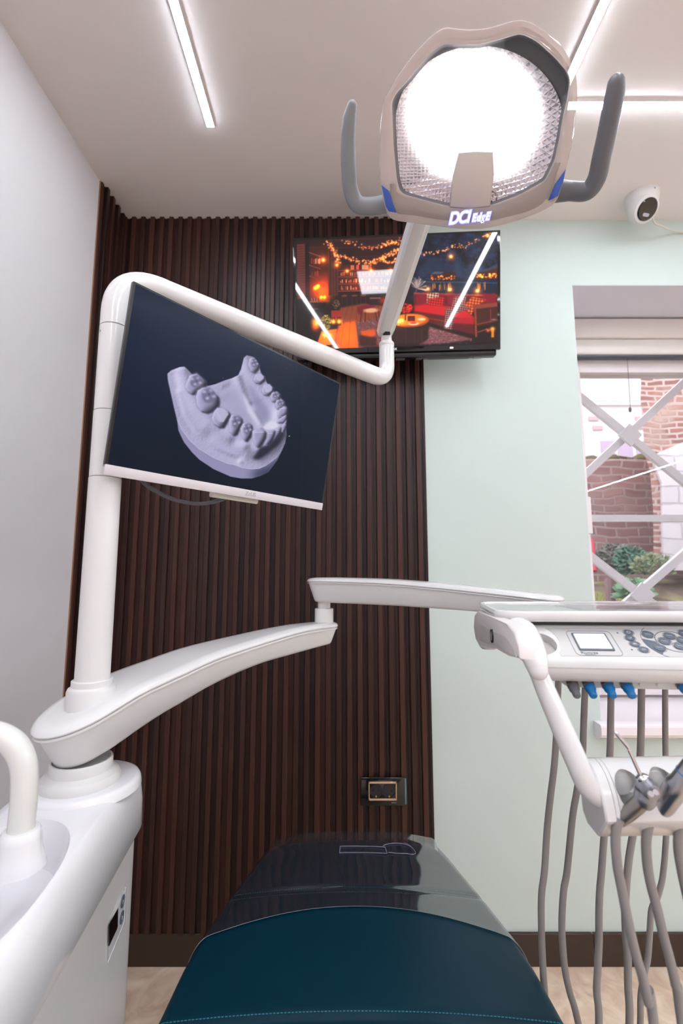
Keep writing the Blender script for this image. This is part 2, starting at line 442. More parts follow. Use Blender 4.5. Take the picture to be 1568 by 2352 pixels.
def brick_mat(name, c1, c2, mortar, bw, bh, ms, patch=None):
    m, nt, b = new_mat(name)
    tc = nt.nodes.new('ShaderNodeTexCoord')
    mp = nt.nodes.new('ShaderNodeMapping'); mp.inputs['Rotation'].default_value = (PI / 2, 0, 0)
    nt.links.new(tc.outputs['Object'], mp.inputs['Vector'])
    n0 = nt.nodes.new('ShaderNodeTexNoise'); n0.inputs['Scale'].default_value = 3
    nt.links.new(mp.outputs[0], n0.inputs['Vector'])
    va = nt.nodes.new('ShaderNodeMixRGB'); va.blend_type = 'ADD'; va.inputs[0].default_value = 0.12
    nt.links.new(mp.outputs[0], va.inputs[1]); nt.links.new(n0.outputs['Color'], va.inputs[2])
    br = nt.nodes.new('ShaderNodeTexBrick'); br.inputs['Scale'].default_value = 1
    for key, v in (('Brick Width', bw), ('Row Height', bh), ('Mortar Size', ms), ('Mortar Smooth', 0.3)): br.inputs[key].default_value = v
    br.inputs['Color1'].default_value = (*lin(c1), 1); br.inputs['Color2'].default_value = (*lin(c2), 1); br.inputs['Mortar'].default_value = (*lin(mortar), 1)
    nt.links.new(va.outputs[0], br.inputs['Vector'])
    n = nt.nodes.new('ShaderNodeTexNoise'); n.inputs['Scale'].default_value = 2.2; n.inputs['Detail'].default_value = 6
    nt.links.new(tc.outputs['Object'], n.inputs['Vector'])
    cr = nt.nodes.new('ShaderNodeValToRGB'); cr.color_ramp.elements[0].position = 0.5; cr.color_ramp.elements[1].position = 0.66
    nt.links.new(n.outputs['Fac'], cr.inputs[0])
    mx = nt.nodes.new('ShaderNodeMix'); mx.data_type = 'RGBA'; mx.inputs[7].default_value = (*lin(patch or mortar), 1)
    nt.links.new(cr.outputs[0], mx.inputs[0]); nt.links.new(br.outputs['Color'], mx.inputs[6])
    nt.links.new(mx.outputs[2], b.inputs['Base Color']); setb(b, Roughness=0.9)
    bp = nt.nodes.new('ShaderNodeBump'); bp.inputs['Strength'].default_value = 0.6; bp.inputs['Distance'].default_value = 0.02
    nt.links.new(br.outputs['Fac'], bp.inputs['Height']); bp.invert = True; nt.links.new(bp.outputs[0], b.inputs['Normal'])
    return m
# ground: a bank of soil and thin grass, level with the window's lower third
def ground_bm():
    bm = bmesh.new(); nx, ny = 60, 50; g = []
    for j in range(ny + 1):
        y = 2.2 + (9.5 - 2.2) * j / ny; row = []
        for i in range(nx + 1):
            x = -2 + 10 * i / nx
            z = 0.55 + 0.62 * min(1, max(0, (y - 2.6) / 2.0)) + 0.06 * math.sin(x * 2.1 + y) * math.sin(y * 1.7) + 0.02 * random.random()
            row.append(bm.verts.new((x, y, z)))
        g.append(row)
    for j in range(ny):
        for i in range(nx): bm.faces.new((g[j][i], g[j][i + 1], g[j + 1][i + 1], g[j + 1][i]))
    return bm
def ground_mat():
    m, nt, b = new_mat('garden_soil')
    tc = nt.nodes.new('ShaderNodeTexCoord'); n = nt.nodes.new('ShaderNodeTexNoise'); n.inputs['Scale'].default_value = 2.4; n.inputs['Detail'].default_value = 9
    nt.links.new(tc.outputs['Object'], n.inputs['Vector'])
    cr = nt.nodes.new('ShaderNodeValToRGB'); e = cr.color_ramp.elements
    e[0].position = 0.3; e[0].color = (*lin((62, 52, 48)), 1); e[1].position = 0.7; e[1].color = (*lin((168, 160, 112)), 1)
    k = e.new(0.5); k.color = (*lin((116, 98, 86)), 1)
    nt.links.new(n.outputs['Fac'], cr.inputs[0]); nt.links.new(cr.outputs[0], b.inputs['Base Color']); setb(b, Roughness=0.95)
    return m
g = obj('garden_ground', ground_bm(), ground_mat()); g['kind'] = 'structure'

GW = at(1400, 1290, 5.0)
lw = solo('garden_wall', box((1.2, 5.25, 1.0), (4.4, 5.6, 2.57), 0.03), brick_mat('weathered_pink_brick', (176, 136, 136), (150, 116, 118), (186, 166, 166), 0.25, 0.088, 0.013, (182, 158, 154)),
          'low weathered pink brick garden wall with mossy top behind the shrubs', 'wall', smooth=False)
bm = bmesh.new()
for i in range(22):
    x = 1.25 + i * 0.108 + random.uniform(-0.03, 0.03); r = random.uniform(0.07, 0.13)
    s = bmesh.ops.create_icosphere(bm, subdivisions=2, radius=r, matrix=Matrix.Translation((x, 5.42 + random.uniform(-0.08, 0.08), 2.58)))
    for v in s['verts']:
        v.co.z = 2.58 + (v.co.z - 2.58) * 0.6; v.co += Vector((random.uniform(-.015, .015) for _ in range(3)))
ms = obj('moss_topping', bm, mat('olive_moss', (104, 98, 70), 0.95, noise=0.4, nscale=12)); ms['kind'] = 'stuff'; ms['label'] = 'olive moss growing along the garden wall top'; ms['category'] = 'moss'
# tall ruined brick wall with pale plaster at its foot
rw = thing('ruined_wall', 'tall rough red brick wall with white plaster on its lower part', 'wall', (3.8, 4.45, 0.9))
bm = bmesh.new()
edge_ = [at(x, y, 4.45) for x, y in ((1500, 1300), (1500, 1180), (1492, 1080), (1480, 1045), (1476, 980), (1470, 920), (1472, 880), (1466, 835), (1462, 780))]
add_prism(bm, edge_ + [Vector((7, 4.45, edge_[-1].z)), Vector((7, 4.45, edge_[0].z))], (0.5, 0.6, 0))
obj('brick_face', bm, brick_mat('rough_red_brick', (176, 118, 106), (138, 96, 92), (204, 180, 176), 0.17, 0.06, 0.013, (190, 160, 152)), rw, smooth=False)
bm = bmesh.new()
add_prism(bm, [at(x, y, 4.42) for x, y in ((1524, 1310), (1522, 1200), (1520, 1110), (1502, 1062), (1512, 1040), (1535, 1030), (1570, 1015), (1640, 990), (1900, 960), (1900, 1310))], (0, 0.03, 0))
obj('plaster_coat', bm, brick_mat('peeling_plaster', (226, 216, 222), (214, 204, 212), (196, 184, 192), 0.5, 0.16, 0.01, (232, 226, 232)), rw, smooth=False)
# white house beyond
hb = thing('neighbouring_house', 'white rendered house beyond the garden wall with a wide window', 'building', (3.5, 7.5, 1.2))
HW = mat('white_render', (232, 228, 232), 0.8)
obj('facade', box((1.2, 7.5, 1.2), (6.2, 9.0, 7.0)), HW, hb, smooth=False)
fr = obj('upper_window', box((4.1, 7.44, 4.02), (5.05, 7.5, 4.9)), HW, hb, smooth=False)
for x0, x1 in ((4.14, 4.42), (4.46, 4.72), (4.76, 5.01)):
    obj('glazing', box((x0, 7.43, 4.08), (x1, 7.45, 4.84)), mat('pale_house_glass', (216, 207, 220), 0.2), fr, smooth=False)
fr = obj('lower_window', box((4.2, 7.44, 2.85), (5.15, 7.5, 3.45)), HW, hb, smooth=False)
for x0, x1 in ((4.26, 4.48), (4.54, 4.78), (4.84, 5.10)):
    obj('glazing', box((x0, 7.43, 2.9), (x1, 7.45, 3.4)), mat('lilac_house_glass', (196, 178, 204), 0.2), fr, smooth=False)
for x, z in ((4.12, 3.76), (4.18, 3.60), (4.90, 3.76), (4.92, 3.62)):
    obj('wall_vent', box((x, 7.47, z), (x + 0.16, 7.5, z + 0.07)), mat('dusty_pink', (206, 176, 182), 0.8), hb, smooth=False)
def leafy(name, centre, rx, rz, n, rgb, label, cat='shrub', leaf=0.05):
    bm = bmesh.new(); c = Vector(centre)
    for i in range(n):
        th = random.uniform(0, 2 * PI); u = random.uniform(-0.5, 1); r = random.uniform(0.6, 1) ** 0.5
        p = c + Vector((math.cos(th) * rx * r * math.sqrt(max(0.05, 1 - u * u)), math.sin(th) * rx * 0.8 * r * math.sqrt(max(0.05, 1 - u * u)), rz * u))
        d = Vector((random.uniform(-1, 1), random.uniform(-1, 1), random.uniform(-0.2, 1))).normalized(); s = d.orthogonal().normalized()
        l = leaf * random.uniform(0.7, 1.3)
        vs = [bm.verts.new(q) for q in (p, p + d * l * 0.5 + s * l * 0.28, p + d * l, p + d * l * 0.5 - s * l * 0.28)]
        bm.faces.new(vs)
    return solo(name, bm, mat(name + '_leaf_' + str(int(c.x * 100)), rgb, 0.8, noise=0.35, nscale=9), label, cat, smooth=False)
leafy('shrub', at(1412, 1290, 4.62), 0.19, 0.15, 1300, (134, 136, 130), 'grey-green rounded shrub before the garden wall')
leafy('shrub', at(1449, 1300, 4.45), 0.15, 0.16, 1200, (92, 134, 112), 'deep green leafy shrub beside the grey-green one')
leafy('flowering_plant', at(1500, 1303, 4.15), 0.17, 0.10, 500, (140, 150, 116), 'low pale plant at the foot of the plastered wall', 'plant')
leafy('flowering_plant', at(1455, 1362, 2.9), 0.075, 0.06, 300, (140, 180, 142), 'bright green young plant growing just outside the window', 'plant', 0.06)
bm = bmesh.new()
for i in range(9000):
    y = random.uniform(2.5, 4.3); x = random.uniform(0.41 * y + 0.1, 0.9 * y)
    if math.sin(x * 3.1 + y * 5) + random.uniform(-.4, .4) < 0.1: continue
    z = 0.55 + 0.62 * min(1, max(0, (y - 2.6) / 2.0)) + 0.06 * math.sin(x * 2.1 + y) * math.sin(y * 1.7)
    dx, dy = random.uniform(-.02, .02), random.uniform(-.02, .02)
    bm.faces.new([bm.verts.new(q) for q in ((x - .004, y, z), (x + .004, y, z), (x + dx, y + dy, z + random.uniform(.03, .07)))])
ga = obj('grass', bm, mat('spring_grass', (164, 168, 96), 0.9), smooth=False); ga['kind'] = 'stuff'; ga['label'] = 'sparse yellow-green grass on the bank outside the window'; ga['category'] = 'grass'
solo('garden_stake', tube([at(1358, 1240, 4.6), at(1365, 1312, 4.45)], 0.022, smooth=False, seg=10), mat('red_paint', (196, 60, 78), 0.5), 'short red stake leaning in the garden by the window edge', 'stake')
solo('garden_post', tube([at(1402, 1400, 2.95), at(1400, 1330, 3.0)], 0.03, smooth=False, seg=10), mat('mauve_wood', (134, 104, 108), 0.8), 'brown wooden post stub standing in the garden soil', 'post')
# ------------------------------------------------------------------ pictures shown on the two screens
class Pic:
    """small painter; coordinates in its own picture units"""
    def __init__(s, w, h, k, rgb):
        s.k = k; s.W, s.H = int(w * k), int(h * k)
        s.a = np.zeros((s.H, s.W, 3)) + np.array(rgb, float)
        s.yy, s.xx = np.mgrid[0:s.H, 0:s.W] / k
    def mask(s, poly):
        P = np.array(poly, float); m = np.zeros((s.H, s.W), bool)
        x0, x1 = max(0, int(P[:, 0].min() * s.k) - 1), min(s.W, int(P[:, 0].max() * s.k) + 2)
        y0, y1 = max(0, int(P[:, 1].min() * s.k) - 1), min(s.H, int(P[:, 1].max() * s.k) + 2)
        if x1 <= x0 or y1 <= y0: return m
        X, Y = s.xx[y0:y1, x0:x1], s.yy[y0:y1, x0:x1]; c = np.zeros(X.shape, bool)
        for (ax, ay), (bx, by) in zip(P, np.roll(P, -1, 0)):
            if ay == by: continue
            c ^= ((ay > Y) != (by > Y)) & (X < (bx - ax) * (Y - ay) / (by - ay) + ax)
        m[y0:y1, x0:x1] = c
        return m
    def blur(s, m, r):
        m = np.asarray(m, float); n = max(1, int(r * s.k))
        for _ in range(3):
            for ax in (0, 1):
                p = np.pad(m, [(n + 1, n) if i == ax else (0, 0) for i in range(m.ndim)], mode='edge')
                c = np.cumsum(p, axis=ax)
                m = (np.take(c, range(2 * n + 1, c.shape[ax]), ax) - np.take(c, range(0, c.shape[ax] - 2 * n - 1), ax)) / (2 * n + 1)
        return m
    def lay(s, m, rgb, op=1.0):
        m = (np.asarray(m, float) * op)[..., None]; s.a = s.a * (1 - m) + np.array(rgb, float) * m
    def poly(s, pts, rgb, soft=0, op=1.0):
        m = s.mask(pts); s.lay(s.blur(m, soft) if soft else m, rgb, op)
    def win(s, x0, y0, x1, y1):
        i0, i1 = max(0, int(x0 * s.k) - 1), min(s.W, int(x1 * s.k) + 2); j0, j1 = max(0, int(y0 * s.k) - 1), min(s.H, int(y1 * s.k) + 2)
        return (slice(j0, max(j0, j1)), slice(i0, max(i0, i1)))
    def put(s, w, m, rgb, op):
        m = (m * op)[..., None]; s.a[w] = s.a[w] * (1 - m) + np.array(rgb, float) * m
    def ell(s, cx, cy, rx, ry, rgb, soft=0.15, op=1.0):
        w = s.win(cx - rx, cy - ry, cx + rx, cy + ry)
        d = np.sqrt(((s.xx[w] - cx) / rx) ** 2 + ((s.yy[w] - cy) / ry) ** 2)
        s.put(w, np.clip((1 - d) / soft, 0, 1), rgb, op)
    def glow(s, cx, cy, r, rgb, g=1.0):
        w = s.win(cx - 3 * r, cy - 3 * r, cx + 3 * r, cy + 3 * r)
        d2 = ((s.xx[w] - cx) ** 2 + (s.yy[w] - cy) ** 2) / r ** 2
        s.a[w] = s.a[w] + (np.exp(-d2) * g)[..., None] * np.array(rgb, float)
    def box(s, x0, y0, x1, y1, rgb, op=1.0, soft=0):
        w = s.win(x0, y0, x1, y1); e = max(soft, 0.5)
        X, Y = s.xx[w], s.yy[w]
        m = np.clip((X - x0) / e, 0, 1) * np.clip((x1 - X) / e, 0, 1) * np.clip((Y - y0) / e, 0, 1) * np.clip((y1 - Y) / e, 0, 1)
        s.put(w, m, rgb, op)
    def line(s, x0, y0, x1, y1, wd, rgb, op=1.0):
        d = np.array([x1 - x0, y1 - y0], float); L = np.hypot(*d) + 1e-9; d /= L
        w = s.win(min(x0, x1) - wd, min(y0, y1) - wd, max(x0, x1) + wd, max(y0, y1) + wd); X, Y = s.xx[w], s.yy[w]
        t = np.clip((X - x0) * d[0] + (Y - y0) * d[1], 0, L)
        q = np.hypot(X - x0 - t * d[0], Y - y0 - t * d[1])
        s.put(w, np.clip((wd / 2 - q) / 1.5 + 0.5, 0, 1), rgb, op)
    def sample(s, X, Y):
        x = np.clip(X * s.k - 0.5, 0, s.W - 1.001); y = np.clip(Y * s.k - 0.5, 0, s.H - 1.001)
        i, j = x.astype(int), y.astype(int); fx, fy = (x - i)[..., None], (y - j)[..., None]
        A = s.a
        return (A[j, i] * (1 - fx) + A[j, i + 1] * fx) * (1 - fy) + (A[j + 1, i] * (1 - fx) + A[j + 1, i + 1] * fx) * fy

def screen_obj(name, TL, TR, BL, nu, nv, pic, tomap, m, parent):
    """dense flat grid; every vertex takes the colour the shown picture has there"""
    TL, TR, BL = Vector(TL), Vector(TR), Vector(BL)
    u = np.linspace(0, 1, nu); v = np.linspace(0, 1, nv); U, Vv = np.meshgrid(u, v)
    a, b, t = np.array(TR - TL), np.array(BL - TL), np.array(TL - root_loc(parent))
    co = t + U[..., None] * a + Vv[..., None] * b
    X, Y = tomap(U, Vv)
    rgb = np.clip(pic.sample(X, Y), 0, 255) / 255
    rgb = np.where(rgb <= 0.04045, rgb / 12.92, ((rgb + 0.055) / 1.055) ** 2.4)
    idx = np.arange(nu * nv).reshape(nv, nu)
    q = np.stack([idx[1:, :-1], idx[1:, 1:], idx[:-1, 1:], idx[:-1, :-1]], -1).reshape(-1, 4)
    me = bpy.data.meshes.new(name); nf = len(q)
    me.vertices.add(nu * nv); me.vertices.foreach_set('co', co.reshape(-1).astype(np.float32))
    me.loops.add(nf * 4); me.polygons.add(nf)
    me.loops.foreach_set('vertex_index', q.reshape(-1).astype(np.int32))
    me.polygons.foreach_set('loop_start', (np.arange(nf) * 4).astype(np.int32))
    me.update(calc_edges=True); me.validate()
    ca = me.color_attributes.new('shown', 'FLOAT_COLOR', 'POINT')
    ca.data.foreach_set('color', np.concatenate([rgb.reshape(-1, 3), np.ones((nu * nv, 1))], 1).reshape(-1).astype(np.float32))
    me.materials.append(m)
    o = bpy.data.objects.new(name, me); COL.objects.link(o); o.parent = parent
    return o
def screen_mat(name, strength, rough, spec=0.5):
    m, nt, b = new_mat(name)
    at_ = nt.nodes.new('ShaderNodeAttribute'); at_.attribute_name = 'shown'
    nt.links.new(at_.outputs['Color'], b.inputs['Emission Color'])
    b.inputs['Base Color'].default_value = (0.003, 0.003, 0.004, 1)
    b.inputs['Emission Strength'].default_value = strength
    setb(b, Roughness=rough); b.inputs['Specular IOR Level'].default_value = spec
    return m

# --- lower jaw scan on the monitor, picture units = 1568 x 1614
def jaw_picture():
    p = Pic(1568, 1614, 0.5, (14, 26, 44))
    # monitor background: deep blue fading to charcoal
    g = p.yy / 1614
    p.a = (1 - g[..., None]) * np.array((10, 26, 54)) + g[..., None] * np.array((14, 23, 36))
    base = [(110, 360), (150, 325), (240, 290), (290, 285), (330, 320), (365, 360), (430, 420), (500, 495), (560, 485), (620, 470), (720, 430), (800, 405), (860, 375), (890, 310), (920, 190), (950, 165), (1010, 180), (1060, 230), (1085, 290),
            (1100, 350), (1140, 400), (1165, 460), (1220, 510), (1240, 560), (1300, 590), (1320, 640), (1350, 680), (1372, 740), (1370, 830), (1365, 900), (1372, 1000), (1355, 1100), (1320, 1180), (1270, 1280), (1180, 1400), (1100, 1440), (1000, 1470),
            (900, 1470), (780, 1450), (600, 1370), (450, 1270), (370, 1190), (290, 1090), (250, 1010), (228, 960), (215, 860), (180, 720), (140, 540), (115, 430)]
    B = p.mask(base)
    p.lay(p.blur(B, 1.5), (176, 172, 206))
    wall = [(205, 800), (225, 860), (260, 950), (340, 1060), (450, 1160), (600, 1250), (750, 1312), (820, 1325), (900, 1355), (1000, 1370), (1080, 1365), (1180, 1320), (1270, 1250), (1340, 1150), (1372, 1000), (1390, 1100), (1330, 1200), (1280, 1290), (1190, 1410), (1100, 1450), (1000, 1480), (900, 1480), (780, 1460), (600, 1380), (440, 1275), (360, 1190), (280, 1090), (225, 970), (205, 870)]
    Wm = p.mask(wall) & B
    p.lay(p.blur(Wm, 3) * B, (148, 144, 180))
    p.lay(p.blur(p.mask([(1020, 1380), (1180, 1330), (1300, 1230), (1380, 1080), (1380, 1300), (1200, 1480), (1000, 1490)]), 45) * Wm, (52, 58, 84), 0.95)
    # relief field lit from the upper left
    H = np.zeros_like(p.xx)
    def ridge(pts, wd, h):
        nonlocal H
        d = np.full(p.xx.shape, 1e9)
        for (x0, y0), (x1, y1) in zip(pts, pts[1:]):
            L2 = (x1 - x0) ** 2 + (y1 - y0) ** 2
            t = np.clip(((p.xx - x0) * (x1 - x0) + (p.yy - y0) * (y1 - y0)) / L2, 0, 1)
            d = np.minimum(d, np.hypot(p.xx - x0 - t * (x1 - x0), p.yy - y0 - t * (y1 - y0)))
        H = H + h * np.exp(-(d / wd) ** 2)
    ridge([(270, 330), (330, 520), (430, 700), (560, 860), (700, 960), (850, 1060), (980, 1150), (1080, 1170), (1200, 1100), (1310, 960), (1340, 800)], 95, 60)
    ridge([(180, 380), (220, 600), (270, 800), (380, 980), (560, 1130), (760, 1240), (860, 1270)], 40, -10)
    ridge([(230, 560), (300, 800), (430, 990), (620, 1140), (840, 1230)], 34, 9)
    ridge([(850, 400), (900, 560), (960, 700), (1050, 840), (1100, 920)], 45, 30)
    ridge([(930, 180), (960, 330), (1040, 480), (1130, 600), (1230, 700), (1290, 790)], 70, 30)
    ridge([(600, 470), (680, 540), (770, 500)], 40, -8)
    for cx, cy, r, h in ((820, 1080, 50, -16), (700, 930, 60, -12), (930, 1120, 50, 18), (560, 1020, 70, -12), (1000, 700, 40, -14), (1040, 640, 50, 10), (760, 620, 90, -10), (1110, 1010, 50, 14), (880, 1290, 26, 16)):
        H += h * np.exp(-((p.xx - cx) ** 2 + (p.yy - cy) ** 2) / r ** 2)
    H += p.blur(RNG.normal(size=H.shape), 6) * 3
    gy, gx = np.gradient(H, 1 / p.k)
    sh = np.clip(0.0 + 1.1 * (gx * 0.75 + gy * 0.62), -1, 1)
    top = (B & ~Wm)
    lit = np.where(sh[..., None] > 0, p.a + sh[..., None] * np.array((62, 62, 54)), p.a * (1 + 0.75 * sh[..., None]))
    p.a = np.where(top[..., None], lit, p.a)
    # broad tones of the inner floor and walls
    p.lay(p.blur(p.mask([(620, 560), (860, 480), (930, 640), (1060, 900), (960, 920), (800, 800), (660, 640)]), 40) * top, (162, 158, 192), 0.7)
    p.lay(p.blur(p.mask([(900, 560), (960, 640), (1080, 860), (1100, 910), (1060, 900), (960, 760)]), 10) * top, (214, 210, 236), 0.85)
    p.lay(p.blur(p.mask([(950, 420), (1090, 620), (1200, 760), (1170, 880), (1110, 860), (1000, 640)]), 22) * top, (136, 136, 170), 0.75)
    p.lay(p.blur(p.mask([(1100, 930), (1200, 860), (1290, 880), (1280, 930), (1160, 960)]), 8) * top, (220, 216, 240), 0.9)
    p.lay(p.blur(p.mask([(1090, 1140), (1180, 1110), (1260, 1030), (1340, 930), (1352, 1010), (1290, 1110), (1180, 1200), (1080, 1270), (1010, 1265), (1040, 1220)]), 12) * B, (38, 38, 54), 0.95)
    p.lay(p.blur(p.mask([(830, 1330), (840, 1240), (870, 1210), (930, 1270), (900, 1340)]), 10) * top, (206, 202, 230), 0.5)
    # teeth
    teeth = [
        ([(1020, 430), (1040, 370), (1090, 355), (1140, 395), (1140, 430), (1090, 468), (1040, 455)], 'stump'),
        ([(965, 270), (980, 200), (1030, 190), (1060, 240), (1085, 270), (1070, 310), (1030, 352), (990, 330)], 'molar'),
        ([(1110, 540), (1130, 480), (1190, 470), (1230, 510), (1225, 560), (1170, 592), (1125, 580)], 'stump'),
        ([(1200, 600), (1220, 560), (1270, 548), (1305, 580), (1300, 630), (1250, 662), (1210, 650)], 'molar'),
        ([(1250, 690), (1265, 640), (1320, 630), (1350, 660), (1352, 700), (1300, 738), (1265, 730)], 'molar'),
        ([(1275, 790), (1290, 740), (1340, 705), (1375, 715), (1380, 770), (1350, 805), (1290, 830)], 'front'),
        ([(1268, 880), (1300, 835), (1365, 795), (1372, 840), (1345, 880)], 'front'),
        ([(1315, 920), (1370, 850), (1365, 930), (1335, 985), (1318, 975)], 'front'),
        ([(1250, 950), (1312, 918), (1302, 985), (1250, 1052), (1225, 1050), (1240, 1000)], 'front'),
        ([(1160, 965), (1247, 955), (1240, 1010), (1205, 1080), (1165, 1110), (1140, 1090), (1150, 1030)], 'front'),
        ([(305, 470), (345, 380), (420, 358), (470, 400), (510, 440), (515, 490), (480, 502), (430, 525), (400, 567), (360, 572), (320, 540), (300, 500)], 'molar'),
        ([(413, 610), (430, 540), (480, 510), (540, 505), (580, 530), (600, 565), (640, 590), (650, 640), (640, 720), (590, 745), (520, 768), (460, 750), (425, 690)], 'molar'),
        ([(580, 830), (605, 760), (640, 720), (700, 725), (760, 765), (775, 810), (745, 850), (700, 925), (650, 925), (600, 885)], 'stump'),
        ([(765, 850), (790, 800), (850, 795), (895, 830), (900, 880), (870, 930), (840, 1000), (800, 1012), (770, 970), (762, 900)], 'molar'),
        ([(885, 940), (910, 890), (960, 875), (1000, 900), (1005, 960), (990, 1020), (950, 1072), (925, 1070), (895, 1010)], 'molar'),
        ([(1010, 970), (1040, 950), (1110, 950), (1150, 970), (1145, 1030), (1110, 1100), (1080, 1135), (1050, 1132), (1015, 1060)], 'front')]
    for pts, kind in teeth:
        P = np.array(pts, float); c = P.mean(0); r = np.sqrt(((P - c) ** 2).sum(1)).mean()
        M = p.mask(pts); S = p.blur(M, 2.5)
        # halo groove and shade on the gum
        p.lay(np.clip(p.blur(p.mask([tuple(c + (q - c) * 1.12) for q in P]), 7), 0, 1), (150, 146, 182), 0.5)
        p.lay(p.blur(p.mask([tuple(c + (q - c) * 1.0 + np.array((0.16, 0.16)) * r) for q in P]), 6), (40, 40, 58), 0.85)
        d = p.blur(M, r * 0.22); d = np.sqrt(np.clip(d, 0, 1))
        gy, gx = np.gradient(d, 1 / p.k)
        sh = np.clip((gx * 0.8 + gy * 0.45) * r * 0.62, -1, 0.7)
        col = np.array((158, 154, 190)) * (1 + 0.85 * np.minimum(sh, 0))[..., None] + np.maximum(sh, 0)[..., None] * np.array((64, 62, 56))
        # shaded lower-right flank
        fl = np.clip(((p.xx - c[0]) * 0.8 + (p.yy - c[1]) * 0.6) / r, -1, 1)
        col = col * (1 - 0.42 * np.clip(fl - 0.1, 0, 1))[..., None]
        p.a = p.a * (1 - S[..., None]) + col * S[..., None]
        cut = lambda s, dx, dy: [tuple(c + (q - c) * s + np.array((dx, dy)) * r) for q in P]
        if kind == 'stump':
            p.lay(p.blur(p.mask(cut(0.72, 0.1, -0.22)), 3), (186, 182, 214), 0.9)
            p.line(c[0] - r * .45, c[1] - r * .55, c[0] + r * .05, c[1] + r * .25, r * .14, (200, 196, 226), .5)
        elif kind == 'molar':
            p.lay(p.blur(p.mask(cut(0.62, 0.12, -0.32)), r * .08), (104, 102, 134), 0.8)
            for dx, dy, q_, tone in ((-.3, -.62, .26, (190, 186, 216)), (.28, -.72, .24, (176, 172, 204)), (.52, -.22, .26, (184, 180, 212)), (-.02, -.06, .24, (196, 192, 222))):
                p.ell(c[0] + dx * r, c[1] + dy * r, q_ * r, q_ * r * .85, tone, .9, .85)
            p.ell(c[0] + .12 * r, c[1] - .4 * r, .12 * r, .12 * r, (64, 64, 90), .8, .8)
        else:
            p.line(c[0] - r * .55, c[1] - r * .6, c[0] + r * .5, c[1] - r * .62, r * .1, (204, 200, 228), .7)
    # rim highlight between top and side wall
    rim = [(215, 850), (260, 950), (340, 1060), (450, 1160), (600, 1250), (750, 1312), (820, 1325), (900, 1355), (1000, 1370), (1080, 1365), (1160, 1330)]
    for (x0, y0), (x1, y1) in zip(rim, rim[1:]): p.line(x0, y0, x1, y1, 5, (208, 204, 230), .8)
    for x, y, r in ((1400, 1022, 7), (452, 163, 2.5), (700, 407, 3), (1368, 300, 2.5), (252, 1437, 3), (685, 62, 2.5), (550, 1580, 2.5), (815, 1470, 2.5)): p.ell(x, y, r, r, (220, 224, 236), 0.4)
    return p

